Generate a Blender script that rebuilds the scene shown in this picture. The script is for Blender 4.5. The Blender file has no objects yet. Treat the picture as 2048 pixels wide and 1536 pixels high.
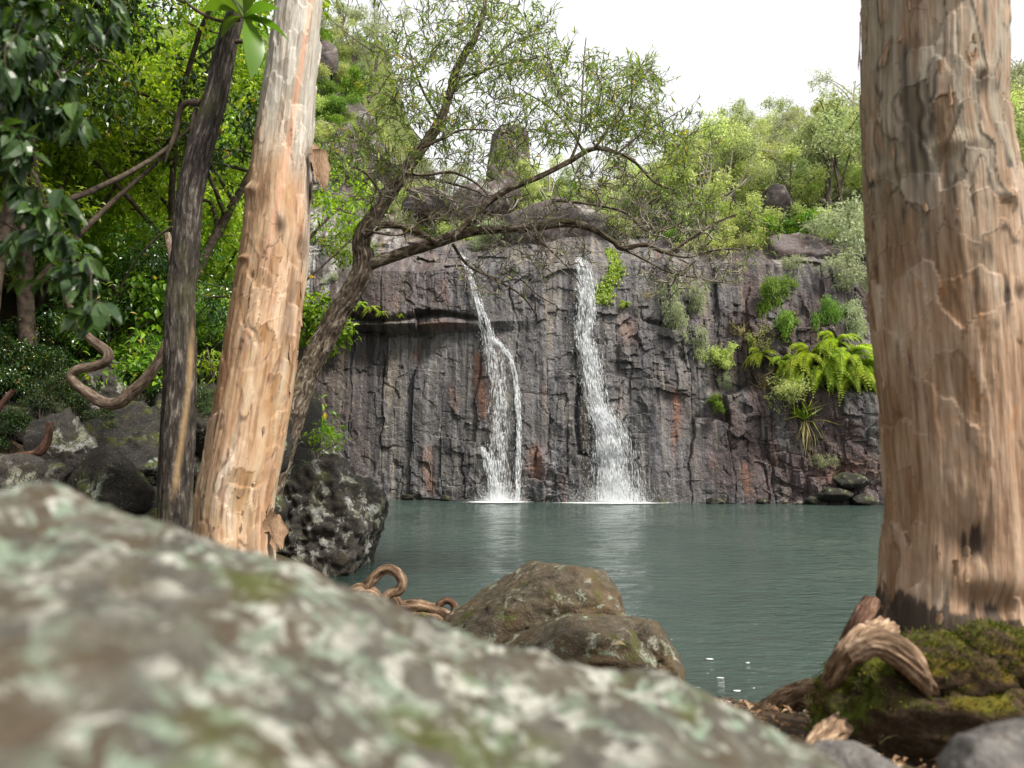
import bpy, bmesh, math
import numpy as np
from mathutils import Vector

S = bpy.context.scene
C = S.collection
R = math.radians
PI = math.pi

# ------------------------------------------------------------------ camera
CAMZ = 2.3
FPX = 1400.0                      # focal length in pixels of the 2048-wide photograph
PITCH = math.atan(150 / FPX)
cd = bpy.data.cameras.new('camera')
cam = bpy.data.objects.new('camera', cd); C.objects.link(cam)
cam.location = (0, 0, CAMZ); cam.rotation_euler = (PI / 2 + PITCH, 0, 0)
cd.sensor_width = 36; cd.lens = 36 * FPX / 2048
cd.clip_start = 0.02; cd.clip_end = 3000
cd.dof.use_dof = True; cd.dof.focus_distance = 14.0; cd.dof.aperture_fstop = 1.5
S.camera = cam

# ------------------------------------------------------------------ light
SUN_EL, SUN_AZ = 52, 125          # azimuth measured clockwise from +Y: from the right, a little behind the camera
W = bpy.data.worlds.new('World'); S.world = W; W.use_nodes = True
wt = W.node_tree; wt.nodes.clear()
_o = wt.nodes.new('ShaderNodeOutputWorld'); _b = wt.nodes.new('ShaderNodeBackground')
_s = wt.nodes.new('ShaderNodeTexSky'); _s.sky_type = 'NISHITA'; _s.sun_disc = False
_s.sun_elevation = R(SUN_EL); _s.sun_rotation = R(SUN_AZ)
_c = wt.nodes.new('ShaderNodeTexCoord'); _n = wt.nodes.new('ShaderNodeTexNoise')
_mp = wt.nodes.new('ShaderNodeMapping'); _mp.inputs['Location'].default_value = (1.7, 0.6, 2.3)
_n.inputs['Scale'].default_value = 3.2; _n.inputs['Detail'].default_value = 5
_r = wt.nodes.new('ShaderNodeMapRange'); _r.inputs['From Min'].default_value = 0.30; _r.inputs['From Max'].default_value = 0.42
_m = wt.nodes.new('ShaderNodeMix'); _m.data_type = 'RGBA'
_m.inputs[7].default_value = (5.7, 5.75, 5.85, 1)
wt.links.new(_c.outputs['Generated'], _mp.inputs['Vector']); wt.links.new(_mp.outputs[0], _n.inputs['Vector'])
wt.links.new(_n.outputs['Fac'], _r.inputs['Value'])
wt.links.new(_r.outputs[0], _m.inputs[0]); wt.links.new(_s.outputs[0], _m.inputs[6])
wt.links.new(_m.outputs[2], _b.inputs['Color']); _b.inputs['Strength'].default_value = 0.1
wt.links.new(_b.outputs[0], _o.inputs[0])
sl = bpy.data.lights.new('sun', 'SUN'); sl.energy = 3.9; sl.angle = R(12); sl.color = (1, 0.94, 0.84)
so = bpy.data.objects.new('sun', sl); C.objects.link(so)
_d = Vector((math.sin(R(SUN_AZ)) * math.cos(R(SUN_EL)), math.cos(R(SUN_AZ)) * math.cos(R(SUN_EL)), math.sin(R(SUN_EL))))
so.rotation_euler = _d.to_track_quat('Z', 'Y').to_euler(); so.location = _d * 60
S.view_settings.view_transform = 'Standard'; S.view_settings.look = 'None'
S.view_settings.exposure = 0.97; S.view_settings.gamma = 1.0
S.render.engine = 'CYCLES'
S.cycles.max_bounces = 6; S.cycles.diffuse_bounces = 3; S.cycles.glossy_bounces = 3
S.cycles.transmission_bounces = 4; S.cycles.transparent_max_bounces = 12
S.cycles.caustics_reflective = False; S.cycles.caustics_refractive = False
S.cycles.use_denoising = True

# ------------------------------------------------------------------ pixel helpers (a pixel gives a direction; the distance comes from what the thing stands on)
def P(px, py, Y):
    a = (px - 1024) / FPX; b = (768 - py) / FPX
    dy = math.cos(PITCH) - b * math.sin(PITCH); dz = math.sin(PITCH) + b * math.cos(PITCH)
    t = Y / dy
    return np.array((a * t, Y, CAMZ + dz * t))
def pix(x, y, z):                 # world -> photo pixel (arrays)
    zz = z - CAMZ
    f = y * math.cos(PITCH) + zz * math.sin(PITCH); u = -y * math.sin(PITCH) + zz * math.cos(PITCH)
    return 1024 + FPX * x / f, 768 - FPX * u / f
def PR(pts, Y):                   # [(px, py, half-width px[, extra depth])] -> points, radii in metres
    out, rad = [], []
    for p in pts:
        d = Y + (p[3] if len(p) > 3 else 0)
        out.append(P(p[0], p[1], d)); rad.append(p[2] * d / FPX / math.sqrt(1 + ((p[0] - 1024) / FPX) ** 2))   # a round stem off the axis looks wider
    return np.array(out), np.array(rad)

# ------------------------------------------------------------------ noise
def _h(ix, iy, iz, seed):
    h = (ix.astype(np.int64) * 374761393 + iy.astype(np.int64) * 668265263 + iz.astype(np.int64) * 2147483647 + seed * 974711) & 0xffffffff
    h = ((h ^ (h >> 13)) * 1274126177) & 0xffffffff
    h = ((h ^ (h >> 16)) * 2246822519) & 0xffffffff
    return ((h ^ (h >> 15)) & 0xffffff) / float(0xffffff)
def vn(x, y, z, seed=0):
    x, y, z = np.broadcast_arrays(np.asarray(x, float), np.asarray(y, float), np.asarray(z, float))
    ix, iy, iz = np.floor(x), np.floor(y), np.floor(z)
    fx, fy, fz = x - ix, y - iy, z - iz
    fx, fy, fz = [f * f * f * (f * (f * 6 - 15) + 10) for f in (fx, fy, fz)]
    r = 0
    for a in (0, 1):
        for b in (0, 1):
            for c in (0, 1):
                w = (fx if a else 1 - fx) * (fy if b else 1 - fy) * (fz if c else 1 - fz)
                r = r + w * _h(ix + a, iy + b, iz + c, seed)
    return r * 2 - 1
def fbm(x, y, z, oct=4, seed=0, gain=0.5):
    s, a, t = 0, 1, 0
    for o in range(oct):
        k = 2.03 ** o
        s = s + a * vn(x * k + 17.3 * o, y * k + 5.1 * o, z * k + 9.7 * o, seed + o); t += a; a *= gain
    return s / t
def ridge(x, y, z, oct=4, seed=0):
    s, a, t = 0, 1, 0
    for o in range(oct):
        k = 2.03 ** o
        s = s + a * (1 - 2 * np.abs(vn(x * k + 3.3 * o, y * k, z * k + 7.7 * o, seed + o))); t += a; a *= 0.5
    return s / t
def worley(x, z, seed=0):         # 2D: F1, F2, random of the nearest cell, offset to its centre
    ix, iz = np.floor(x), np.floor(z)
    f1 = np.full(x.shape, 9.0); f2 = np.full(x.shape, 9.0)
    rid = np.zeros(x.shape); dx1 = np.zeros(x.shape); dz1 = np.zeros(x.shape); zero = np.zeros(x.shape)
    for a in (-1, 0, 1):
        for b in (-1, 0, 1):
            cx, cz = ix + a, iz + b
            px = cx + _h(cx, cz, zero, seed); pz = cz + _h(cx, cz, zero + 1, seed)
            dx, dz = x - px, z - pz
            d = np.sqrt(dx * dx + dz * dz)
            n = d < f1
            f2 = np.where(n, f1, np.minimum(f2, d))
            rid = np.where(n, _h(cx, cz, zero + 2, seed), rid); dx1 = np.where(n, dx, dx1); dz1 = np.where(n, dz, dz1)
            f1 = np.where(n, d, f1)
    return f1, f2, rid, dx1, dz1
def sstep(x, a, b):
    t = np.clip((x - a) / (b - a), 0, 1); return t * t * (3 - 2 * t)

# ------------------------------------------------------------------ mesh helpers
def make_mesh(name, V, F, mat=None, smooth=True, attrs=None):
    V = np.asarray(V, np.float32); F = np.asarray(F, np.int32)
    me = bpy.data.meshes.new(name)
    me.vertices.add(len(V)); me.vertices.foreach_set('co', V.ravel())
    k = F.shape[1]
    me.loops.add(F.size); me.loops.foreach_set('vertex_index', F.ravel())
    me.polygons.add(len(F)); me.polygons.foreach_set('loop_start', np.arange(len(F), dtype=np.int32) * k)
    me.polygons.foreach_set('use_smooth', np.full(len(F), smooth, dtype=bool))
    for an, av in (attrs or {}).items():
        av = np.asarray(av, np.float32)
        if av.ndim == 1:
            at = me.attributes.new(an, 'FLOAT', 'POINT'); at.data.foreach_set('value', av)
        else:
            at = me.attributes.new(an, 'FLOAT_VECTOR', 'POINT'); at.data.foreach_set('vector', av.ravel())
    me.update(calc_edges=True)
    if mat: me.materials.append(mat)
    return me
def obj(name, me, parent=None, label=None, cat=None, group=None, kind=None, loc=None):
    o = bpy.data.objects.new(name, me); C.objects.link(o)
    if parent: o.parent = parent
    if label: o['label'] = label
    if cat: o['category'] = cat
    if group: o['group'] = group
    if kind: o['kind'] = kind
    if loc is not None: o.location = tuple(float(v) for v in loc)
    return o
def thing(name, label, cat, group=None, loc=None):
    return obj(name, None, None, label, cat, group, None, loc)
def copy_tree(o, parent=None):
    c = o.copy(); C.objects.link(c); c.parent = parent
    for ch in list(o.children): copy_tree(ch, c)
    return c
def grid_faces(nu, nv, wrap=False):          # index = v * nu + u
    u = np.arange(nu if wrap else nu - 1); v = np.arange(nv - 1)
    U, Vv = np.meshgrid(u, v)
    a = Vv * nu + U; b = Vv * nu + (U + 1) % nu
    return np.stack([a, b, b + nu, a + nu], -1).reshape(-1, 4)
def catmull(pts, n):
    pts = np.asarray(pts, float); m = len(pts)
    d = np.r_[0, np.cumsum(np.linalg.norm(np.diff(pts[:, :3], axis=0), axis=1))]
    t = np.linspace(0, d[-1], n)
    i = np.clip(np.searchsorted(d, t, 'right') - 1, 0, m - 2)
    u = ((t - d[i]) / (d[i + 1] - d[i] + 1e-9))[:, None]
    p0, p1, p2, p3 = pts[np.maximum(i - 1, 0)], pts[i], pts[i + 1], pts[np.minimum(i + 2, m - 1)]
    return 0.5 * (2 * p1 + (p2 - p0) * u + (2 * p0 - 5 * p1 + 4 * p2 - p3) * u ** 2 + (3 * p1 - p0 - 3 * p2 + p3) * u ** 3)
def frames(pts):
    T = np.gradient(pts, axis=0); T /= np.linalg.norm(T, axis=1)[:, None] + 1e-12
    n = np.cross(T[0], (0.0, 1.0, 0.05))
    if np.linalg.norm(n) < 0.1: n = np.cross(T[0], (1.0, 0, 0))
    E = []
    for t in T:
        n = n - t * np.dot(n, t); n = n / (np.linalg.norm(n) + 1e-12); E.append(n)
    E = np.array(E); return T, E, np.cross(T, E)
class Tubes:                                  # many thin tubes in one mesh
    def __init__(s): s.V, s.F, s.n, s.A = [], [], 0, []
    def add(s, pts, rad, k=6):
        pts = np.asarray(pts, float); T, E, B = frames(pts)
        th = np.linspace(0, 2 * PI, k, endpoint=False)
        ring = E[:, None, :] * np.cos(th)[None, :, None] + B[:, None, :] * np.sin(th)[None, :, None]
        V = pts[:, None, :] + ring * np.asarray(rad)[:, None, None]
        s.V.append(V.reshape(-1, 3)); s.F.append(grid_faces(k, len(pts), True) + s.n); s.n += k * len(pts)
    def mesh(s, name, mat):
        return make_mesh(name, np.concatenate(s.V), np.concatenate(s.F), mat, True)
def trunk_mesh(name, pts, rad, mat, nth=96, nl=300, disp=None, extra=None, ref=(0, -1)):
    """a tapering trunk; theta = 0 faces the horizontal direction ref, +theta goes to the right of it"""
    rf = np.array((ref[0], ref[1], 0.0)); rf /= np.linalg.norm(rf)
    q = catmull(np.c_[pts, rad], nl); c, r = q[:, :3], q[:, 3]
    T = np.gradient(c, axis=0); T /= np.linalg.norm(T, axis=1)[:, None]
    if T[len(T) // 2, 2] < 0: c, r, T = c[::-1], r[::-1], -T[::-1]
    e1 = rf - T * (T @ rf)[:, None]; e1 /= np.linalg.norm(e1, axis=1)[:, None]
    e2 = np.cross(T, e1)
    if e2[len(T) // 2, 0] < 0: e2 = -e2
    th = np.linspace(-PI, PI, nth, endpoint=False)
    s = np.r_[0, np.cumsum(np.linalg.norm(np.diff(c, axis=0), axis=1))]
    TH, SS = np.meshgrid(th, s); RR = np.broadcast_to(r[:, None], TH.shape)
    rm = r.mean(); bx, by = np.sin(TH) * rm, np.cos(TH) * rm
    ZZ = np.broadcast_to(c[:, 2][:, None], TH.shape)
    dr = disp(TH, SS, bx, by, ZZ) if disp else 0
    rr = RR + dr
    V = c[:, None, :] + (e1[:, None, :] * np.cos(TH)[..., None] + e2[:, None, :] * np.sin(TH)[..., None]) * rr[..., None]
    at = {'bark': np.stack([bx, by, SS], -1).reshape(-1, 3)}
    if extra:
        for k, v in extra(TH, SS, bx, by, ZZ).items(): at[k] = v.ravel()
    F = grid_faces(nth, nl, True)
    if e2[len(T) // 2] @ np.cross(e1[len(T) // 2], T[len(T) // 2]) > 0: F = F[:, ::-1]
    return make_mesh(name, V.reshape(-1, 3), F, mat, True, at)

# ------------------------------------------------------------------ leaves
def unit(a): return a / (np.linalg.norm(a, axis=-1, keepdims=True) + 1e-9)
def leaf_arrays(pos, d, nrm, L, Wd, quad=False, droop=0.25, fold=0.25, fine=False):
    """pos, d, nrm (N,3); returns vertices and triangles of one leaf each"""
    d = unit(d); s = unit(np.cross(d, nrm)); n = np.cross(s, d)
    L = np.asarray(L)[:, None]; Wd = np.asarray(Wd)[:, None]
    base = pos; tip = pos + d * L - n * (L * droop)
    mid = pos + d * L * 0.45 + n * L * 0.04
    l = mid + s * Wd * 0.5 + n * Wd * fold; r = mid - s * Wd * 0.5 + n * Wd * fold
    N = len(pos); i = np.arange(N)[:, None]
    if fine:                                  # oval blade with three cross-sections
        V = [base]
        for t, w in ((.22, .38), (.5, .5), (.8, .30)):
            c = pos + d * L * t + n * L * (.05 * math.sin(PI * t) - droop * t * t); V += [c + s * Wd * w + n * Wd * fold * w * 1.6, c, c - s * Wd * w + n * Wd * fold * w * 1.6]
        V = np.stack(V + [tip], 1).reshape(-1, 3); q = [[0, 2, 1], [0, 3, 2], [7, 8, 10], [8, 9, 10]]
        for a in (1, 4): q += [[a, a + 1, a + 4], [a, a + 4, a + 3], [a + 1, a + 2, a + 5], [a + 1, a + 5, a + 4]]
        return V, np.concatenate([i * 11 + np.array([k]) for k in q])
    if quad:                                  # four vertices, two faces folded at the midrib
        V = np.stack([base, l, tip, r], 1).reshape(-1, 3)
        F = np.concatenate([i * 4 + np.array([[0, 1, 2]]), i * 4 + np.array([[0, 2, 3]])])
    else:
        V = np.stack([base, l, mid, r, tip], 1).reshape(-1, 3)
        F = np.concatenate([i * 5 + np.array([q]) for q in ([0, 2, 1], [0, 3, 2], [1, 2, 4], [2, 3, 4])])
    return V, F
def leaf_mesh(name, pos, d, nrm, L, Wd, mat, **k):
    V, F = leaf_arrays(pos, d, nrm, L, Wd, **k)
    return make_mesh(name, V, F, mat, False)
def rnd_dir(g, n): return unit(g.normal(size=(n, 3)))
def blob_points(g, blobs, n, shell=0.35):
    """points in a set of ellipsoids (c, r), denser toward the outside"""
    vol = np.array([np.prod(b[1]) ** 0.8 for b in blobs]); pick = g.choice(len(blobs), n, p=vol / vol.sum())
    c = np.array([b[0] for b in blobs], float)[pick]; r = np.array([b[1] for b in blobs], float)[pick]
    u = rnd_dir(g, n) * (g.random(n) ** shell)[:, None]
    return c + u * r
def grow(g, nodes, nrad, targets, step=0.3, rmax=0.03, sag=0.0, wob=0.12, up=0.2):
    """join every target to the nearest node of the skeleton by a bending twig; returns list of (pts, rad)"""
    N = [np.asarray(p, float) for p in nodes]; RD = list(nrad)
    arr = np.array(N); d0 = np.array([np.min(np.linalg.norm(arr - t, axis=1)) for t in targets])
    cap = len(N) + len(targets) * 6; A = np.zeros((cap, 3)); A[:len(N)] = arr; Rr = np.zeros(cap); Rr[:len(N)] = RD
    n = len(N); out = []
    for t in np.asarray(targets)[np.argsort(d0)]:
        dd = np.linalg.norm(A[:n] - t, axis=1); j = int(np.argmin(dd)); L = dd[j]
        a = A[j]; m = max(4, min(6, int(L / step) + 3))
        u = np.linspace(0, 1, m)[:, None]
        ctrl = a + (t - a) * 0.45 + np.array((0, 0, up * L)) + g.normal(size=3) * L * wob
        pts = (1 - u) ** 2 * a + 2 * u * (1 - u) * ctrl + u ** 2 * t
        pts[1:-1] += g.normal(size=(m - 2, 3)) * L * wob * 0.35
        r0 = min(Rr[j] * 0.75, rmax * (0.35 + 0.65 * min(1, L / (step * 4)))); r1 = max(0.0025, r0 * 0.35)
        rad = np.linspace(r0, r1, m)
        out.append((pts, rad))
        k = m - 1; A[n:n + k] = pts[1:]; Rr[n:n + k] = rad[1:]; n += k
    return out
def leaves_on(g, twigs, per, L, ratio, spread=0.8, grav=0.25, frac=0.35, jitter=0.0):
    """leaf roots, directions, normals, sizes along the outer part of each twig"""
    pos, dr = [], []
    for pts, rad in twigs:
        u = frac + (1 - frac) * g.random(per); q = u * (len(pts) - 1); i = np.minimum(q.astype(int), len(pts) - 2)
        p = pts[i] + (pts[i + 1] - pts[i]) * (q - i)[:, None]
        pos.append(p); dr.append(unit(pts[i + 1] - pts[i]))
    pos = np.concatenate(pos); dr = np.concatenate(dr); n = len(pos)
    if jitter: pos = pos + g.normal(size=(n, 3)) * jitter
    d = unit(dr * 0.6 + rnd_dir(g, n) * spread + np.array((0, 0, -grav)))
    nrm = unit(np.array((0, 0, 1.0)) + rnd_dir(g, n) * 0.75)
    LL = L * g.uniform(0.6, 1.25, n); return pos, d, nrm, LL, LL * ratio * g.uniform(0.8, 1.2, n)

# ------------------------------------------------------------------ material helper
class M:
    def __init__(s, name):
        s.m = bpy.data.materials.new(name); s.m.use_nodes = True; s.t = s.m.node_tree; s.t.nodes.clear()
        s.out = s.t.nodes.new('ShaderNodeOutputMaterial')
    def n(s, ty, ins=None, out=0, **props):
        nd = s.t.nodes.new('ShaderNode' + ty)
        for k, v in props.items(): setattr(nd, k, v)
        for k, v in (ins or {}).items():
            sk = nd.inputs[k]
            if hasattr(v, 'is_output'): s.t.links.new(v, sk)
            elif isinstance(v, tuple) and len(v) == 3 and sk.type == 'RGBA': sk.default_value = (*v, 1)
            else: sk.default_value = v
        s.last = nd
        return nd.outputs[out]
    def attr(s, name, vec=False): return s.n('Attribute', out='Vector' if vec else 'Fac', attribute_name=name)
    def objco(s): return s.n('TexCoord', out='Object')
    def map(s, v, scale=(1, 1, 1), loc=(0, 0, 0)): return s.n('Mapping', {'Vector': v, 'Scale': scale, 'Location': loc})
    def noise(s, v, sc, det=4, rough=0.55, dist=0.0): return s.n('TexNoise', {'Vector': v, 'Scale': sc, 'Detail': det, 'Roughness': rough, 'Distortion': dist})
    def vor(s, v, sc, feature='F1', out='Distance', rnd=1.0): return s.n('TexVoronoi', {'Vector': v, 'Scale': sc, 'Randomness': rnd}, out=out, feature=feature)
    def rng(s, v, a, b, c=0.0, d=1.0): return s.n('MapRange', {0: v, 1: a, 2: b, 3: c, 4: d})
    def math(s, op, a, b=0.0): return s.n('Math', {0: a, 1: b}, operation=op)
    def mix(s, f, a, b, blend='MIX'): return s.n('Mix', {0: f, 6: a, 7: b}, out=2, data_type='RGBA', blend_type=blend)
    def ramp(s, f, stops):
        o = s.n('ValToRGB', {0: f}); cr = s.last.color_ramp
        while len(cr.elements) < len(stops): cr.elements.new(0.5)
        for e, (p, c) in zip(cr.elements, stops): e.position = p; e.color = (*c, 1)
        return o
    def bump(s, h, st=0.5, dist=0.02): return s.n('Bump', {'Height': h, 'Strength': st, 'Distance': dist})
    def pbr(s, col, rough=0.7, normal=None, spec=0.4, **k):
        ins = {'Base Color': col, 'Roughness': rough, 'Specular IOR Level': spec}
        if normal is not None: ins['Normal'] = normal
        ins.update(k); return s.n('BsdfPrincipled', ins)
    def done(s, sh): s.t.links.new(sh, s.out.inputs['Surface']); return s.m

def leaf_mat(name, cols, trans=0.35, rough=0.38, spec=0.5, odd=None, glow=(1.25, 1.25, 0.55)):
    m = M(name); r = m.n('NewGeometry', out='Random Per Island'); o = m.n('ObjectInfo', out='Random')
    c = m.ramp(r, [(i / max(1, len(cols) - 1), q) for i, q in enumerate(cols)])
    if odd: c = m.mix(m.math('GREATER_THAN', r, 1 - odd[0]), c, odd[1])
    c = m.n('HueSaturation', {'Hue': m.rng(o, 0, 1, 0.485, 0.515), 'Value': m.rng(o, 0, 1, 0.85, 1.15), 'Color': c})
    p = m.pbr(c, rough, spec=spec)
    tc = m.mix(1.0, c, glow, 'MULTIPLY')
    t = m.n('BsdfTranslucent', {'Color': tc})
    return m.done(m.n('MixShader', {0: trans, 1: p, 2: t}))

MAT = {}
MAT['leaf_dark'] = leaf_mat('leaf_dark', [(0.014, 0.038, 0.012), (0.035, 0.085, 0.016), (0.075, 0.15, 0.022)], 0.3, 0.26, 0.7, (0.015, (0.42, 0.28, 0.04)))
MAT['leaf_rosette'] = leaf_mat('leaf_rosette', [(0.08, 0.16, 0.018), (0.13, 0.24, 0.025)], 0.35, 0.35, 0.5)
MAT['leaf_near'] = leaf_mat('leaf_near', [(0.012, 0.034, 0.012), (0.03, 0.075, 0.016), (0.07, 0.14, 0.022)], 0.3, 0.36, 0.5)
MAT['leaf_mid'] = leaf_mat('leaf_mid', [(0.045, 0.11, 0.014), (0.17, 0.30, 0.028), (0.37, 0.52, 0.05)], 0.47, 0.38, 0.45, (0.02, (0.5, 0.33, 0.04)))
MAT['leaf_bright'] = leaf_mat('leaf_bright', [(0.11, 0.23, 0.02), (0.29, 0.46, 0.04), (0.48, 0.62, 0.07)], 0.5, 0.36, 0.5)
MAT['leaf_light'] = leaf_mat('leaf_light', [(0.10, 0.19, 0.035), (0.18, 0.30, 0.05), (0.29, 0.42, 0.08)], 0.42, 0.42, 0.45)
MAT['leaf_willow'] = leaf_mat('leaf_willow', [(0.085, 0.13, 0.04), (0.18, 0.25, 0.065), (0.35, 0.43, 0.10)], 0.42, 0.4, 0.45, (0.03, (0.5, 0.36, 0.04)))
MAT['leaf_olive'] = leaf_mat('leaf_olive', [(0.26, 0.33, 0.16), (0.40, 0.47, 0.24), (0.54, 0.60, 0.33)], 0.5, 0.5, 0.4, None, (1.15, 1.15, 0.85))
MAT['leaf_yellow'] = leaf_mat('leaf_yellow', [(0.40, 0.48, 0.17), (0.55, 0.62, 0.24), (0.66, 0.70, 0.32)], 0.5, 0.5, 0.4, None, (1.1, 1.1, 0.85))
MAT['leaf_grey'] = leaf_mat('leaf_grey', [(0.28, 0.33, 0.20), (0.42, 0.47, 0.30), (0.56, 0.60, 0.40)], 0.48, 0.5, 0.4, None, (1.1, 1.1, 0.9))
MAT['fern'] = leaf_mat('fern', [(0.22, 0.34, 0.03), (0.36, 0.48, 0.05), (0.50, 0.57, 0.09)], 0.4, 0.45, 0.4)
MAT['moss_fur'] = leaf_mat('moss_fur', [(0.03, 0.045, 0.006), (0.09, 0.12, 0.012), (0.20, 0.17, 0.02)], 0.3, 0.7, 0.2)
MAT['litter'] = leaf_mat('litter', [(0.10, 0.055, 0.03), (0.24, 0.14, 0.075), (0.42, 0.29, 0.18)], 0.15, 0.7, 0.3)
MAT['straw'] = leaf_mat('straw', [(0.38, 0.30, 0.16), (0.46, 0.36, 0.20), (0.36, 0.36, 0.16)], 0.3, 0.6, 0.3)

def twig_mat(name, c1, c2):
    m = M(name); v = m.objco(); f = m.noise(v, 9, 4)
    return m.done(m.pbr(m.ramp(f, [(0.35, c1), (0.65, c2)]), 0.8, spec=0.25))
MAT['twig'] = twig_mat('twig', (0.06, 0.045, 0.033), (0.20, 0.17, 0.13))
MAT['twig_dark'] = twig_mat('twig_dark', (0.035, 0.025, 0.018), (0.12, 0.09, 0.065))
MAT['twig_mid'] = twig_mat('twig_mid', (0.12, 0.10, 0.08), (0.34, 0.30, 0.25))
MAT['twig_pale'] = twig_mat('twig_pale', (0.30, 0.26, 0.22), (0.50, 0.46, 0.40))

def bark_furrow():
    m = M('furrowed_bark'); v = m.attr('bark', True)
    a = m.noise(m.map(v, (34, 34, 5)), 1.0, 6, 0.7, 0.4)
    b = m.noise(m.map(v, (3, 3, 1.2)), 1.0, 4)
    c = m.ramp(a, [(0.38, (0.010, 0.008, 0.007)), (0.53, (0.042, 0.034, 0.028)), (0.68, (0.20, 0.175, 0.15))])
    c = m.mix(m.rng(b, 0.5, 0.68), c, (0.055, 0.055, 0.025))
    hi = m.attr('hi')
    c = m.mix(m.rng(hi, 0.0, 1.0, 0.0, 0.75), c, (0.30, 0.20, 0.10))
    return m.done(m.pbr(c, 0.85, m.bump(a, 0.7, 0.02), 0.25))
MAT['furrow'] = bark_furrow()
def bark_leaning():
    m = M('scaly_mossy_bark'); v = m.attr('bark', True)
    a = m.noise(m.map(v, (22, 22, 6)), 1.0, 6, 0.65, 0.6)
    c = m.ramp(a, [(0.36, (0.025, 0.018, 0.013)), (0.52, (0.12, 0.09, 0.065)), (0.66, (0.34, 0.29, 0.23))])
    up = m.n('SeparateXYZ', {0: m.n('NewGeometry', out='Normal')}, out=2)
    nm = m.noise(m.map(v, (3, 3, 1.3)), 1.0, 5)
    f = m.math('MULTIPLY', m.rng(up, 0.1, 0.75), m.rng(nm, 0.46, 0.6))
    c = m.mix(m.math('MULTIPLY', f, 0.85), c, (0.10, 0.11, 0.012))
    return m.done(m.pbr(c, 0.9, m.bump(a, 0.8, 0.03), 0.2))
MAT['lean'] = bark_leaning()

def rock_mat(name, base, lich=0.52, moss=0.0, lscale=2.4, brown=(0.10, 0.07, 0.045), licol=(0.40, 0.43, 0.36), ligreen=(0.30, 0.40, 0.31), bscale=1.6):
    m = M(name); v = m.objco()
    n1 = m.noise(v, bscale, 5, 0.6, 0.3); n2 = m.noise(v, 9, 6, 0.7); n3 = m.noise(v, lscale, 6, 0.68, 0.5); n4 = m.noise(v, 45, 4, 0.7)
    dk = tuple(q * 0.45 for q in base)
    c = m.ramp(n2, [(0.32, dk), (0.55, base), (0.72, tuple(min(1, q * 1.7) for q in base))])
    c = m.mix(m.rng(n1, 0.46, 0.6, 0, 0.85), c, brown)
    cell = m.vor(m.n('Mix', {0: 0.12, 4: v, 5: m.n('TexNoise', {'Vector': v, 'Scale': 7.0}, out='Color')}, out=1, data_type='VECTOR'), lscale * 2.0, out='Color')
    cf = m.n('SeparateColor', {0: cell}, out=0)
    lm = m.math('MULTIPLY', m.math('MULTIPLY', m.rng(n3, lich, lich + 0.06), m.rng(n4, 0.36, 0.5)), m.rng(m.noise(v, lscale * 0.22, 4, 0.6), 0.40, 0.54, 0.12, 1.0))
    c = m.mix(lm, c, m.mix(m.rng(cf, 0.3, 0.7), licol, ligreen))
    spk = m.math('MULTIPLY', m.rng(m.noise(v, 40, 5, 0.7), 0.60, 0.70), 0.45)
    c = m.mix(spk, c, (0.46, 0.47, 0.42))
    if moss:
        up = m.n('SeparateXYZ', {0: m.n('NewGeometry', out='Normal')}, out=2)
        f = m.math('MULTIPLY', m.rng(up, -0.1, 0.7), m.rng(m.noise(v, 3.3, 6, 0.65), 0.62 - moss * 0.3, 0.72 - moss * 0.3))
        c = m.mix(m.math('MULTIPLY', f, 0.9), c, m.mix(n4, (0.025, 0.035, 0.005), (0.09, 0.10, 0.012)))
    h = m.math('ADD', n2, m.math('MULTIPLY', n4, 0.35))
    return m.done(m.pbr(c, 0.85, m.bump(h, 1.0, 0.05), 0.3))
MAT['rock_lichen'] = rock_mat('lichen_boulder', (0.058, 0.052, 0.046), 0.515, 0.26, 2.6, (0.045, 0.038, 0.028), (0.46, 0.46, 0.43), (0.27, 0.28, 0.20))
MAT['rock_brown'] = rock_mat('brown_boulder', (0.085, 0.068, 0.045), 0.555, 0.20, 5.0, (0.10, 0.066, 0.034), (0.32, 0.32, 0.26), (0.24, 0.30, 0.22))
MAT['rock_dark'] = rock_mat('dark_mossy_boulder', (0.026, 0.024, 0.021), 0.585, 0.34, 3.4, (0.03, 0.025, 0.018))  # rock colour lowered to carry the canopy shade of the left bank
MAT['rock_near'] = rock_mat('near_lichen_rock', (0.095, 0.088, 0.072), 0.475, 0.15, 15.0, (0.065, 0.047, 0.026), (0.40, 0.40, 0.355), (0.185, 0.235, 0.175), 7.0)
MAT['rock_cliffy'] = rock_mat('purple_brown_rock', (0.12, 0.10, 0.10), 0.55, 0.05, 0.9, (0.075, 0.048, 0.045), (0.30, 0.28, 0.26), (0.24, 0.23, 0.20))
MAT['rock_grey'] = rock_mat('grey_rock', (0.16, 0.15, 0.14), 0.6, 0.0, 2.0)

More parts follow.
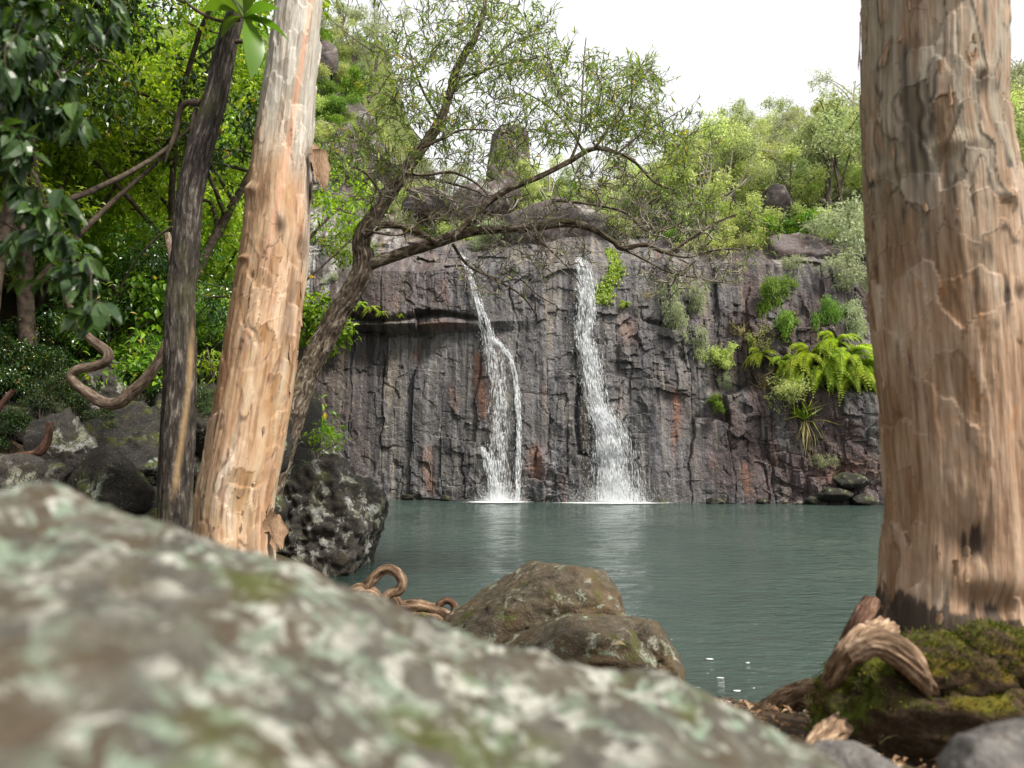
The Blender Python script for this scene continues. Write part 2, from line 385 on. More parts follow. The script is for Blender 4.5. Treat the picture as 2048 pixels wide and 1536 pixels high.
def cliff_mat():
    m = M('cliff_rock'); v = m.objco()
    st = m.noise(m.map(v, (1.6, 0.3, 0.10)), 1.0, 6, 0.62, 0.25)          # long vertical water streaks
    st2 = m.noise(m.map(v, (3.6, 1.0, 0.28), (9, 0, 3)), 1.0, 5, 0.65, 0.2)
    n2 = m.noise(v, 2.2, 7, 0.68); n3 = m.noise(v, 11, 6, 0.75)
    c = m.ramp(st, [(0.32, (0.020, 0.017, 0.019)), (0.44, (0.060, 0.054, 0.058)), (0.54, (0.115, 0.106, 0.108)), (0.66, (0.27, 0.245, 0.205))])
    c = m.mix(0.55, c, m.ramp(st2, [(0.38, (0.018, 0.015, 0.018)), (0.50, (0.085, 0.078, 0.08)), (0.66, (0.28, 0.25, 0.205))]))
    c = m.mix(m.math('MULTIPLY', m.rng(n2, 0.52, 0.66), 0.55), c, (0.15, 0.14, 0.11))
    c = m.mix(m.math('MULTIPLY', m.attr('brown'), m.rng(n2, 0.3, 0.6, 0.6, 1.0)), c, m.ramp(n3, [(0.35, (0.035, 0.02, 0.018)), (0.65, (0.10, 0.06, 0.052))]))
    c = m.mix(m.math('MULTIPLY', m.attr('rust'), m.rng(n3, 0.34, 0.55)), c, m.ramp(n2, [(0.35, (0.13, 0.045, 0.022)), (0.65, (0.30, 0.13, 0.07))]))
    c = m.mix(m.math('MULTIPLY', m.attr('pale'), m.rng(n2, 0.38, 0.52)), c, m.ramp(n3, [(0.4, (0.33, 0.31, 0.28)), (0.6, (0.52, 0.50, 0.46))]))
    c = m.mix(m.rng(n3, 0.36, 0.46, 0.7, 0.0), c, (0.03, 0.026, 0.03))
    c = m.mix(m.math('MULTIPLY', m.attr('joint'), 0.8), c, (0.022, 0.018, 0.018))
    spk = m.rng(m.noise(v, 5.5, 3, 0.65), 0.64, 0.70, 0, 0.55)
    c = m.mix(spk, c, (0.36, 0.34, 0.31))
    h = m.math('ADD', m.math('MULTIPLY', n2, 1.2), m.math('MULTIPLY', n3, 0.4))
    wet_sheen = m.attr('wet_sheen')
    rough = m.n('MapRange', {0: wet_sheen, 1: 0.0, 2: 1.0, 3: 0.75, 4: 0.33})
    tn = m.noise(m.map(v, (1.1, 0.4, 0.07), (21, 0, 5)), 1.0, 5, 0.6, 0.2)
    c = m.mix(m.math('MULTIPLY', m.rng(tn, 0.55, 0.66, 0.0, 0.75), m.rng(n3, 0.36, 0.56)), c, (0.27, 0.215, 0.14))
    bk = m.noise(m.map(v, (2.6, 0.6, 0.06), (5, 0, 17)), 1.0, 5, 0.6, 0.2)
    c = m.mix(m.rng(bk, 0.55, 0.64, 0.0, 0.85), c, (0.018, 0.016, 0.019))
    c = m.mix(m.math('MULTIPLY', m.attr('wet_sheen'), m.rng(m.noise(m.map(v, (2.4, 1, 0.5), (3, 0, 1)), 1.0, 6, 0.7), 0.48, 0.66, 0.0, 0.5)), c, m.ramp(n3, [(0.38, (0.16, 0.15, 0.17)), (0.6, (0.36, 0.34, 0.36))]))  # pale lilac sheen of the wet rock, painted into the colour
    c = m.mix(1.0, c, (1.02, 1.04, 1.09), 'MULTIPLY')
    return m.done(m.pbr(c, rough, m.bump(h, 1.0, 0.16), 0.5))
MAT['cliff'] = cliff_mat()

def soil_mat():
    m = M('leaf_litter_soil'); v = m.objco()
    a = m.noise(v, 12, 6, 0.7); b = m.noise(v, 1.1, 4)
    c = m.ramp(a, [(0.3, (0.018, 0.013, 0.009)), (0.5, (0.06, 0.042, 0.026)), (0.7, (0.16, 0.11, 0.065))])
    c = m.mix(m.rng(b, 0.5, 0.62, 0, 0.6), c, (0.035, 0.05, 0.014))
    hz = m.n('SeparateXYZ', {0: v}, out=2)                                     # low ground cover on the slopes above the gorge
    c = m.mix(m.math('MULTIPLY', m.rng(hz, 9, 13), m.rng(m.noise(v, 2.2, 5, 0.7), 0.36, 0.52, 0.25, 0.95)), c, m.ramp(a, [(0.35, (0.05, 0.075, 0.015)), (0.65, (0.17, 0.21, 0.05))]))
    return m.done(m.pbr(c, 0.95, m.bump(a, 0.8, 0.04), 0.2))
MAT['soil'] = soil_mat()

def water_mat():
    m = M('pool_water'); v = m.objco()
    a = m.noise(m.map(v, (0.9, 2.2, 1)), 2.0, 3, 0.55, 0.3)
    b = m.noise(m.map(v, (1.0, 2.9, 1), (3, 1, 0)), 5.0, 4, 0.6, 0.5)
    h = m.math('ADD', a, m.math('MULTIPLY', b, 0.42))
    d = m.noise(v, 0.16, 3, 0.5)
    c = m.ramp(d, [(0.35, (0.032, 0.053, 0.047)), (0.65, (0.050, 0.074, 0.062))])
    p = m.pbr(c, 0.05, m.bump(h, 1.0, 0.10), 0.5, IOR=1.33)
    t = m.n('BsdfTransparent', {'Color': (0.62, 0.74, 0.66)})                 # clear over the shallows, murky over the deep
    gl = m.n('BsdfGlossy', {'Color': (1, 1, 1), 'Roughness': 0.05, 'Normal': m.bump(h, 1.0, 0.10)}); fr = m.n('Fresnel', {'IOR': 1.33, 'Normal': m.bump(h, 1.0, 0.10)})
    sh = m.n('MixShader', {0: fr, 1: t, 2: gl})
    return m.done(m.n('MixShader', {0: m.attr('shallow'), 1: p, 2: sh}))
MAT['water'] = water_mat()
def white_water(name, alpha=1.0):
    m = M(name); p = m.pbr((0.93, 0.95, 0.97), 0.45, spec=0.5)
    t = m.n('BsdfTranslucent', {'Color': (0.95, 0.97, 1.0)}); s = m.n('MixShader', {0: 0.4, 1: p, 2: t})
    if alpha < 1:
        v = m.objco(); f = m.noise(m.map(v, (5, 5, 0.8)), 1.0, 5, 0.65, 0.2)
        e = m.attr('edge'); f2 = m.math('MULTIPLY', m.rng(f, 0.46, 0.72), m.math('MULTIPLY', e, alpha))
        s = m.n('MixShader', {0: f2, 1: m.n('BsdfTransparent'), 2: s})
    return m.done(s)
MAT['white'] = white_water('white_water'); MAT['veil'] = white_water('water_veil', 0.42)
def foam_mat():
    m = M('foam'); v = m.objco(); f = m.noise(m.map(v, (1.2, 3.0, 1)), 2.0, 6, 0.7)
    e = m.attr('edge'); p = m.pbr((0.85, 0.88, 0.88), 0.6)
    k = m.rng(m.math('ADD', m.math('MULTIPLY', f, 0.8), m.math('MULTIPLY', e, 0.95)), 0.62, 0.92)
    return m.done(m.n('MixShader', {0: k, 1: m.n('BsdfTransparent'), 2: p}))
MAT['foam'] = foam_mat()

def paperbark_left():
    m = M('peeling_paperbark_left'); v = m.attr('bark', True)
    fine = m.noise(m.map(v, (30, 30, 2.2)), 1.0, 5, 0.6, 0.2)
    wide = m.noise(m.map(v, (5.5, 5.5, 0.7)), 1.0, 5, 0.6, 0.5)
    ly = m.attr('layer'); top = m.attr('top'); st = m.attr('stripe'); dk = m.attr('dark')
    c = m.ramp(wide, [(0.30, (0.25, 0.125, 0.065)), (0.44, (0.41, 0.24, 0.125)), (0.56, (0.51, 0.36, 0.225)), (0.70, (0.57, 0.48, 0.37))])
    c = m.mix(m.rng(ly, 0.35, 0.75, 0.0, 0.6), c, m.ramp(fine, [(0.35, (0.30, 0.16, 0.085)), (0.65, (0.60, 0.45, 0.32))]))
    grey = m.ramp(fine, [(0.3, (0.30, 0.265, 0.22)), (0.55, (0.43, 0.40, 0.35)), (0.75, (0.54, 0.52, 0.49))])
    grey = m.mix(m.rng(wide, 0.55, 0.7, 0, 0.6), grey, (0.42, 0.34, 0.25))
    c = m.mix(top, c, grey)
    c = m.mix(st, c, (0.64, 0.36, 0.24))
    c = m.mix(m.rng(m.noise(m.map(v, (9, 9, 1.6), (4, 2, 1)), 1.0, 4, 0.6), 0.60, 0.72, 0, 0.55), c, (0.20, 0.10, 0.055))
    c = m.mix(m.math('MULTIPLY', dk, 0.92), c, (0.07, 0.035, 0.02))
    c = m.n('HueSaturation', {'Saturation': m.rng(m.attr('cell'), 0, 1, 1.12, .85), 'Value': m.rng(m.attr('cell'), 0, 1, .72, 1.25), 'Color': c})
    return m.done(m.pbr(m.mix(m.rng(fine, 0.36, 0.46, 0.35, 0.0), c, (0.14, 0.07, 0.04)), 0.8, m.bump(fine, 0.7, 0.016), 0.25))
MAT['paper_l'] = paperbark_left()
def paperbark_right():
    m = M('peeling_paperbark_right'); v = m.attr('bark', True)
    fine = m.noise(m.map(v, (34, 34, 2.0)), 1.0, 6, 0.62, 0.25)
    wide = m.noise(m.map(v, (6, 6, 1.1)), 1.0, 5, 0.6, 0.6)
    blot = m.noise(m.map(v, (13, 13, 6)), 1.0, 4, 0.6)
    ly = m.attr('layer'); top = m.attr('top'); dk = m.attr('dark')
    c = m.ramp(wide, [(0.30, (0.19, 0.095, 0.048)), (0.44, (0.34, 0.205, 0.125)), (0.56, (0.46, 0.32, 0.22)), (0.70, (0.55, 0.46, 0.37))])
    c = m.mix(0.4, c, m.ramp(fine, [(0.32, (0.10, 0.055, 0.03)), (0.48, (0.36, 0.24, 0.155)), (0.68, (0.62, 0.51, 0.40))]))
    c = m.mix(m.rng(blot, 0.60, 0.72, 0, 0.5), c, (0.45, 0.19, 0.06))
    g = m.ramp(fine, [(0.3, (0.19, 0.145, 0.10)), (0.6, (0.36, 0.31, 0.24)), (0.8, (0.48, 0.44, 0.38))])
    c = m.mix(m.math('MULTIPLY', top, m.rng(ly, 0.3, 0.6, 0.35, 0.95)), c, g)
    c = m.mix(m.math('MULTIPLY', dk, 0.93), c, (0.025, 0.02, 0.017))
    c = m.n('HueSaturation', {'Saturation': m.rng(m.attr('cell'), 0, 1, 1.12, .85), 'Value': m.rng(m.attr('cell'), 0, 1, .72, 1.25), 'Color': c})
    return m.done(m.pbr(c, 0.85, m.bump(fine, 0.9, 0.022), 0.22))
MAT['paper_r'] = paperbark_right()
def flake_mat():
    m = M('bark_flake'); v = m.objco(); a = m.noise(m.map(v, (30, 30, 6)), 1.0, 4, 0.6)
    r = m.n('ObjectInfo', out='Random')
    c = m.ramp(a, [(0.3, (0.20, 0.105, 0.055)), (0.6, (0.40, 0.27, 0.175)), (0.8, (0.48, 0.39, 0.31))])
    c = m.n('HueSaturation', {'Value': m.rng(r, 0, 1, 0.6, 1.15), 'Color': c})
    return m.done(m.pbr(c, 0.85, m.bump(a, 0.5, 0.01), 0.2))
MAT['flake'] = flake_mat()
def wood_mat(name, a_, b_, c_):
    m = M(name); v = m.attr('bark', True); a = m.noise(m.map(v, (45, 45, 9)), 1.0, 6, 0.68, 0.5); b = m.noise(m.map(v, (9, 9, 5)), 1.0, 4, 0.6)
    c = m.mix(m.rng(b, 0.42, 0.62, 0, 0.7), m.ramp(a, [(0.34, a_), (0.5, b_), (0.66, c_)]), m.ramp(a, [(0.4, a_), (0.7, b_)]))
    return m.done(m.pbr(c, 0.85, m.bump(a, 0.8, 0.012), 0.25))
MAT['root'] = wood_mat('root_wood', (0.05, 0.03, 0.018), (0.22, 0.14, 0.085), (0.46, 0.34, 0.24))
MAT['liana'] = wood_mat('liana_bark', (0.05, 0.032, 0.022), (0.17, 0.12, 0.085), (0.36, 0.30, 0.24))
MAT['deadwood'] = wood_mat('dead_wood', (0.04, 0.02, 0.014), (0.12, 0.062, 0.04), (0.24, 0.15, 0.10))
def moss_mat():
    m = M('moss_mound'); v = m.objco(); a = m.noise(v, 30, 5, 0.7); b = m.noise(v, 2.6, 5, 0.6, 0.4)
    up = m.n('SeparateXYZ', {0: m.n('NewGeometry', out='Normal')}, out=2)
    c = m.ramp(a, [(0.3, (0.02, 0.014, 0.009)), (0.7, (0.085, 0.055, 0.032))])
    g = m.mix(m.rng(m.noise(v, 1.7, 3), 0.42, 0.58), m.ramp(a, [(0.3, (0.025, 0.035, 0.005)), (0.7, (0.11, 0.13, 0.018))]), m.ramp(a, [(0.3, (0.055, 0.038, 0.006)), (0.7, (0.16, 0.115, 0.016))]))
    c = m.mix(m.math('MULTIPLY', m.rng(up, -0.05, 0.35), m.rng(b, 0.45, 0.56)), c, g)
    return m.done(m.pbr(c, 0.95, m.bump(a, 0.9, 0.02), 0.15))
MAT['moss'] = moss_mat()

# ================================================================== THE SETTING
# ---- cliff macro profile: depth offset as a function of height, for columns along x
LV = np.array([-2, 5, 9.6, 10.1, 13.3, 14.2, 16, 18, 21, 25, 30, 40.0])
COLS = {-30: [0, .3, .8, -.8, -.4, -.2, .2, 2, 3.5, 6, 9, 16], -11.5: [0, .3, .9, -.8, -.4, -.2, .2, 2, 3.5, 6, 9, 18],
        -8.5: [0, .4, 1.0, -.4, -.1, .3, 2, 4, 9, 40, 90, 150], -5: [-.2, .3, .9, -.1, .4, 1.8, 4, 8, 16, 60, 100, 160],
        -2: [-.3, .3, .9, .5, .9, 2.4, 5, 9, 16, 60, 100, 160], 3: [-.4, .2, .8, .9, 1.3, 2.6, 4.4, 6.8, 14, 70, 110, 160],
        7: [-.4, .2, .9, 1.0, 1.6, 2.8, 5, 9, 16, 40, 80, 140], 12: [-.2, .3, .9, 1.0, 1.6, 3, 5.5, 9, 15, 24, 40, 90],
        16: [-.1, .4, .8, 1.2, 2.0, 3.2, 5, 8, 12, 19, 32, 75], 20: [0, .6, 1.4, 1.6, 3, 4, 6, 9, 12, 18, 28, 65], 60: [0, .6, 1.4, 1.6, 3, 4, 6, 9, 12, 17, 23, 45]}
CX = np.array(sorted(COLS)); CT = np.array([COLS[k] for k in CX], float)
def Y0(x): return np.interp(x, [-30, -16, -6, 0, 12, 20, 40], [40, 41, 40, 38.5, 36.8, 35, 32])
def macroY(x, z):
    x = np.asarray(x, float); z = np.asarray(z, float)
    j = np.clip(np.searchsorted(CX, x, 'right') - 1, 0, len(CX) - 2); u = np.clip((x - CX[j]) / (CX[j + 1] - CX[j]), 0, 1); u = u * u * (3 - 2 * u)
    k = np.clip(np.searchsorted(LV, z, 'right') - 1, 0, len(LV) - 2); w = np.clip((z - LV[k]) / (LV[k + 1] - LV[k]), 0, 1)
    a = CT[j, k] * (1 - u) + CT[j + 1, k] * u; b = CT[j, k + 1] * (1 - u) + CT[j + 1, k + 1] * u
    y = Y0(x) + a * (1 - w) + b * w
    return y + sstep(x, 9.8, 11.5) * sstep(z, 5.5, 6.2) * 0.8
def cliff_all(x, z):
    """depth of the cliff face and its crack mask"""
    wx = x + 0.55 * fbm(x * .30, z * .22, 0, 4, 11) + 0.12 * fbm(x * 1.5, z * 1.1, 3, 3, 13); wz = z + 0.9 * fbm(x * .28, z * .3, 4, 4, 12) + 0.25 * x * 0.35
    zero = np.zeros_like(x)
    def blocks(cw, rh, seed):             # upright columns broken at staggered heights
        u = wx / cw; ci = np.floor(u); fu = u - ci
        v = wz / (rh * (0.6 + 0.9 * _h(ci, zero, zero, seed))) + 7 * _h(ci, zero, zero + 1, seed); ri = np.floor(v); fv = v - ri
        h = _h(ci, ri, zero + 2, seed) - .5; tx = _h(ci, ri, zero + 3, seed) - .5; tz = _h(ci, ri, zero + 4, seed) - .5
        eu = np.minimum(fu, 1 - fu) * cw; ev = np.minimum(fv, 1 - fv) * rh
        return h, tx * (fu - .5) * cw, tz * (fv - .5) * rh, eu, ev
    keep = sstep(fbm(x * .22, z * .22, 2, 3, 31), -.25, .35)              # where the small blocks show
    k2 = sstep(fbm(x * .35, z * .18, 6, 3, 32), -.15, .3)
    h, tx, tz, eu, ev = blocks(1.9, 5.5, 1)
    d = h * 0.50 + tx * 0.55 + tz * 0.22
    c1 = np.maximum((1 - sstep(eu, 0, .07)) * k2, (1 - sstep(ev, 0, .08)) * k2 * .45)
    d = d - c1 * 0.16
    h, tx, tz, eu, ev = blocks(0.62, 1.8, 2)
    c2 = np.maximum((1 - sstep(eu, 0, .05)), (1 - sstep(ev, 0, .05)) * .5) * keep
    d = d + (h * 0.20 + tx * 0.55 + tz * 0.3) * (.3 + .7 * keep) - c2 * 0.06
    sml = worley(wx / 0.36, wz / 0.5 + 3, 3); med = worley(x / 0.9 + 5 + .5 * fbm(x, z, 0, 2, 14), z / 1.1, 4)
    d = d + ((med[2] - .5) * 0.14 + med[3] * (med[2] - .5) * 0.4 + med[4] * (_h(np.floor(med[2] * 999), zero, zero, 5) - .5) * 0.5) * (.25 + .75 * keep)
    fr1 = ridge(x * .55 + .4 * fbm(x, z, 0, 2, 15), z * .22, 3, 3, 16); fr2 = ridge(x * .35, z * .9, 8, 3, 17)
    c3 = np.maximum(sstep(fr1, .80, .93), sstep(fr2, .88, .97) * .5); d = d - c3 * 0.13
    d = d + ((sml[2] - .5) * 0.10 + sml[4] * (sml[2] - .5) * .22) * (.3 + .7 * keep)
    d = d + 0.45 * fbm(x * .16, z * .10, 1, 3, 21) + 0.16 * fbm(x * .7, z * .45, 2, 4, 22) + 0.055 * fbm(x * 3, z * 2.2, 3, 4, 23)
    d = d + 0.10 * ridge(x * .9, z * .08, 5, 3, 24)                       # vertical ribs
    top = sstep(z, 13.6, 15); d = d * (1 - 0.2 * top) + top * (0.9 * fbm(x * .35, z * .5, 7, 4, 26) + .5 * ridge(x * .5, z * 1.6, 8, 4, 27))
    d = d * (.52 + .25 * sstep(fbm(x * .12, z * .15, 9, 2, 33), -.2, .4))
    y = macroY(x, z) - d
    px, py = pix(x, y, z)
    # the black open joint beside the right-hand fall and the undercut below the upper left tier
    jn = np.exp(-((px - 1156 - 3 * np.sin(py / 23)) / 4.5) ** 2) * sstep(py, 745, 775) * (1 - sstep(py, 895, 912))
    jn = np.maximum(jn, np.exp(-((py - (905 + (px - 1156) * .18)) / 5.0) ** 2) * sstep(px, 1150, 1160) * (1 - sstep(px, 1195, 1215)))
    jn = np.maximum(jn, 0.9 * np.exp(-((py - 634 - 6 * np.sin(px / 37)) / 6.0) ** 2) * (1 - sstep(px, 930, 985)))
    jn = np.maximum(jn, 0.7 * np.exp(-((py - (640 + (px - 1290) * .25)) / 5.0) ** 2) * sstep(px, 1285, 1300) * (1 - sstep(px, 1345, 1370)))
    y = y + jn * 0.45
    joint = np.maximum(np.maximum(c1 * 0.6, c2 * 0.35), np.maximum(jn, c3 * .7))
    return y, joint, px, py
xs = np.r_[np.arange(-17, -13, .2), np.arange(-13, 21, 0.065), np.arange(21, 33.01, .2)]; zs = np.r_[np.arange(-1.2, 15.5, 0.065), np.arange(15.5, 26, 0.13)]
XX, ZZ = np.meshgrid(xs, zs)
YY, JT, PX, PY = cliff_all(XX, ZZ)
nz = fbm(XX * 2.2, ZZ * .35, 0, 4, 41); n0 = fbm(XX * .5, ZZ * .5, 0, 4, 42)
def spot(cx, cy, sx, sy): return np.exp(-((PX - cx) / sx) ** 2 - ((PY - cy) / sy) ** 2)
def streak(cx, y0, y1, w): return np.exp(-((PX - cx - 5 * np.sin(PY / 31)) / w) ** 2) * sstep(PY, y0, y0 + 25) * (1 - sstep(PY, y1 - 30, y1))
rust = np.clip(streak(962, 690, 850, 11) + streak(1078, 880, 970, 16) + streak(1350, 770, 900, 9) + streak(1496, 915, 1005, 8) + streak(905, 760, 840, 6)
               + 0.8 * spot(880, 650, 60, 9) + 0.7 * spot(990, 740, 14, 60) + 0.7 * streak(860, 880, 1000, 10) + 0.6 * spot(1690, 950, 70, 30) + 0.6 * streak(985, 840, 890, 9) + 0.6 * spot(1255, 660, 18, 28)
               + 0.55 * sstep(nz, 0.36, 0.55) * sstep(n0, -0.1, 0.3), 0, 1)
brown = np.clip((1 - sstep(PX, 850, 960)) * (1 - sstep(PY, 620, 650)) + sstep(PX, 1280, 1480) * 1.0 + (1 - sstep(PX, 690, 790)) * 0.6 + sstep(-PY, -500, -470) * 0.35, 0, 1) * sstep(nz + n0, -0.75, 0.1)
pale = np.clip((1 - sstep(PX, 660, 700)) * (1 - sstep(PY, 615, 640)) * 1.2 + spot(1640, 530, 60, 45) + 0.7 * spot(770, 470, 80, 40) + 0.6 * spot(1560, 560, 20, 60) + 0.5 * spot(1720, 700, 40, 60), 0, 1) * sstep(nz + .4 * n0, -0.25, 0.25)
wet_sheen = np.clip(sstep(PX, 700, 850) * (1 - sstep(PX, 1330, 1500)) * sstep(PY, 490, 530) + 0.5 * sstep(PY, 900, 990), 0, 1) * sstep(n0 + nz * .6, -.6, .4)
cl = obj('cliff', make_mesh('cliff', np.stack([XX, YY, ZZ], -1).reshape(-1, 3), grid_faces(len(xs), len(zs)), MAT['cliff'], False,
     {'rust': rust.ravel(), 'brown': brown.ravel(), 'pale': pale.ravel(), 'joint': np.clip(JT, 0, 1).ravel(), 'wet_sheen': wet_sheen.ravel()}), kind='structure',
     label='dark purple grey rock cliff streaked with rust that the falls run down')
def cliffY(x, z):                        # depth of the built face at (x, z)
    x = np.atleast_1d(np.asarray(x, float)); z = np.atleast_1d(np.asarray(z, float))
    i = np.clip(np.searchsorted(xs, x) - 1, 0, len(xs) - 2); k = np.clip(np.searchsorted(zs, z) - 1, 0, len(zs) - 2)
    u = np.clip((x - xs[i]) / (xs[i + 1] - xs[i]), 0, 1); w = np.clip((z - zs[k]) / (zs[k + 1] - zs[k]), 0, 1)
    return (YY[k, i] * (1 - u) + YY[k, i + 1] * u) * (1 - w) + (YY[k + 1, i] * (1 - u) + YY[k + 1, i + 1] * u) * w
def on_cliff(px, py, out=0.0):           # the point of the cliff face that a pixel sees
    y = 37.0
    for _ in range(12):
        p = P(px, py, y); y = 0.5 * y + 0.5 * float(cliffY(p[0], p[2])[0])
    return P(px, py, y - out)

# ---- pool outline (plan) and ground
SHORE = np.array([(1.9, 6.2), (1.0, 7.0), (0.2, 7.4), (-0.9, 8.2), (-1.5, 9.8), (-2.6, 11.5), (-3.7, 14), (-5.2, 16.5), (-7.5, 21), (-10, 28), (-12, 36), (-13, 46), (40, 46), (42, 12), (12, 4.2), (4.4, 5.0), (2.7, 5.7)])
def shore_dist(x, y):                    # > 0 on land
    d = np.full(x.shape, 1e9); ins = np.zeros(x.shape, bool); n = len(SHORE)
    for i in range(n):
        a, b = SHORE[i], SHORE[(i + 1) % n]; e = b - a
        t = np.clip(((x - a[0]) * e[0] + (y - a[1]) * e[1]) / (e @ e), 0, 1)
        d = np.minimum(d, np.hypot(x - a[0] - t * e[0], y - a[1] - t * e[1]))
        ins ^= ((a[1] > y) != (b[1] > y)) & (x < (b[0] - a[0]) * (y - a[1]) / (b[1] - a[1] + 1e-12) + a[0])
    return np.where(ins, -d, d)
def hill_z(x, y):
    out = np.zeros(x.shape); lv = np.linspace(-2, 40, 85)
    prof = np.stack([macroY(x, np.full(x.shape, z)) for z in lv], 0); prof = np.maximum.accumulate(prof, 0)
    for i in range(len(lv) - 1):
        m = (y >= prof[i]) & (y < prof[i + 1]); out = np.where(m, lv[i] + (lv[i + 1] - lv[i]) * (y - prof[i]) / (prof[i + 1] - prof[i] + 1e-9), out)
    return np.where(y >= prof[-1], 40.0, out), prof[0]
def ground_z(x, y):
    x = np.asarray(x, float); y = np.asarray(y, float)
    d = shore_dist(x, y)
    land = 0.10 + 1.25 * (1 - np.exp(-np.maximum(d, 0) * 0.42)) + 0.10 * fbm(x * .9, y * .9, 0, 4, 51) * sstep(d, 0.2, 1.5) + 0.72 * np.maximum(0, -(x + 6.2)) * sstep(d, 0.5, 4)
    land = np.minimum(land, 24) - 1.1 * sstep(-y, -2.2, -0.6) * sstep(x, -2.4, -1.4) * (1 - sstep(x, 3.5, 5))
    bed = -np.minimum(1.6, 0.05 - d * 0.38)
    z = np.where(d > 0, land, bed)
    hz, y0 = hill_z(x, y)
    k = sstep(y, y0 + 3.2, y0 + 5.0); behind = np.maximum(hz - 0.7, np.where(x < -12, land, 0))
    return np.where(y > y0 + 3.2, z * (1 - k) + behind * k, z)
def spaced(parts): return np.unique(np.concatenate([np.arange(a, b, s) for a, b, s in parts]))
gx = spaced([(-90, -24, 3), (-24, -8, 0.6), (-8, 8, 0.14), (8, 40, 0.8), (40, 121, 3)]); gy = spaced([(-30, -2, 1.5), (-2, 18, 0.16), (18, 60, 0.6), (60, 200, 3.5)])
GX, GY = np.meshgrid(gx, gy); GZ = ground_z(GX, GY) + 0.035 * fbm(GX * 3, GY * 3, 0, 3, 52)
obj('ground', make_mesh('ground', np.stack([GX, GY, GZ], -1).reshape(-1, 3), grid_faces(len(gx), len(gy)), MAT['soil'], True), kind='structure', label='dark leaf litter bank and wooded hillside round the pool')

# ---- pool: rippled sheet
wx_ = spaced([(-15, -6, 0.5), (-6, 14, 0.12), (14, 43, 0.6)]); wy_ = spaced([(3.5, 12, 0.08), (12, 24, 0.14), (24, 44.5, 0.35)])
WX, WY = np.meshgrid(wx_, wy_)
WZ = 0.016 * fbm(WX * .7, WY * 1.7, 0, 3, 61) + 0.008 * vn(WX * 1.9, WY * 4.6, 0, 62)
obj('pool', make_mesh('pool', np.stack([WX, WY, WZ], -1).reshape(-1, 3), grid_faces(len(wx_), len(wy_)), MAT['water'], True, {'shallow': (.85 * np.exp(np.minimum(ground_z(WX, WY), 0) * 3.2)).ravel()}), kind='structure', label='grey green rippled water of the plunge pool')

# ================================================================== ROCKS
_ico = {}
def ico(sub):
    if sub not in _ico:
        bm = bmesh.new(); bmesh.ops.create_icosphere(bm, subdivisions=sub, radius=1.0)
        bm.verts.index_update()
        _ico[sub] = (np.array([v.co[:] for v in bm.verts]), np.array([[v.index for v in f.verts] for f in bm.faces])); bm.free()
    return _ico[sub]
def rock_mesh(name, dims, seed, mat, sub=5, planes=16, rough=0.06, flat=0.9, bottom=0.75, tops=()):
    D, F = ico(sub); g = np.random.default_rng(seed)
    n = np.concatenate([unit(g.normal(size=(planes, 3))), np.array(tops, float).reshape(-1, 4)[:, :3] if len(tops) else np.zeros((0, 3))])
    h = np.r_[g.uniform(0.68, 1.0, planes), np.array(tops, float).reshape(-1, 4)[:, 3] if len(tops) else np.zeros(0)]
    dots = D @ unit(n).T
    r = np.min(np.where(dots > 0.05, h[None, :] / np.maximum(dots, 0.05), 9.0), axis=1); r = np.minimum(r, 1.3)
    r = r * flat + (1 - flat)
    o = g.uniform(0, 50, 3); Q = D * r[:, None]
    r = r + rough * 1.0 * fbm(Q[:, 0] * 1.7 + o[0], Q[:, 1] * 1.7 + o[1], Q[:, 2] * 1.7, 3, seed) + rough * ridge(Q[:, 0] * 3 + o[0], Q[:, 1] * 3, Q[:, 2] * 3 + o[2], 4, seed + 3) + rough * .8 * fbm(Q[:, 0] * 9, Q[:, 1] * 11 + o[1], Q[:, 2] * 11, 3, seed + 7)
    V = D * r[:, None] * np.asarray(dims)
    V[:, 2] = np.maximum(V[:, 2], -bottom * dims[2] + 0.02 * V[:, 0])
    return make_mesh(name, V, F, mat, True)
def boulder(name, label, loc, dims, seed, mat, group=None, rz=0.0, **k):
    o = obj(name, rock_mesh(name, dims, seed, MAT[mat], **k), None, label, 'rock', group, None, loc); o.rotation_euler[2] = rz
    return o

# ---- the huge blurred rock under the camera: a height field whose skyline follows the photograph's rock edge
RIDGE = np.array([(-500, 985), (-250, 990), (0, 998), (90, 996), (150, 1005), (205, 1038), (330, 1058), (480, 1090), (640, 1148), (760, 1200), (900, 1247), (1000, 1276), (1200, 1312), (1330, 1342), (1450, 1402), (1600, 1475), (1700, 1530), (1850, 1620), (2100, 1780)], float)
rx = np.linspace(-2.5, 1.6, 260); ry = np.linspace(-0.9, 2.5, 240)
RX, RY = np.meshgrid(rx, ry)
RDG = 1.30 + 0.10 * np.sin(RX * 2.1) + 0.16 * fbm(RX * 1.3, 0, 0, 3, 71)              # distance of the crest from the camera
pxs = 1024 + FPX * RX / (RDG * 1.0)
pyr = np.interp(pxs, RIDGE[:, 0], RIDGE[:, 1])
crest = CAMZ - (pyr - 918) / FPX * RDG
near = crest - 0.10 * (1 - RY / RDG) - 0.30 * sstep(-RY, 0.1, 0.9) - 0.16 * sstep(RX, -0.6, 0.8) * np.clip(1 - RY / RDG, 0, 1)
over = np.maximum(RY - RDG, 0)
RZ = np.where(RY < RDG, near, crest - 0.55 * over ** 1.5 - 0.9 * sstep(over, 0.45, 0.75) - 0.25 * over)
RZ = RZ - 0.9 * sstep(RX, 0.95, 1.5) - 0.8 * sstep(-RX, 1.9, 2.5)
bumpz = 0.030 * fbm(RX * 4, RY * 4, 0, 4, 72) + 0.022 * ridge(RX * 6, RY * 6, 1, 4, 73) + 0.012 * fbm(RX * 20, RY * 20, 2, 3, 74) - 0.03 * sstep(ridge(RX * 2.3, RY * 2.3, 5, 3, 75), .72, .9)
RZ = RZ + bumpz
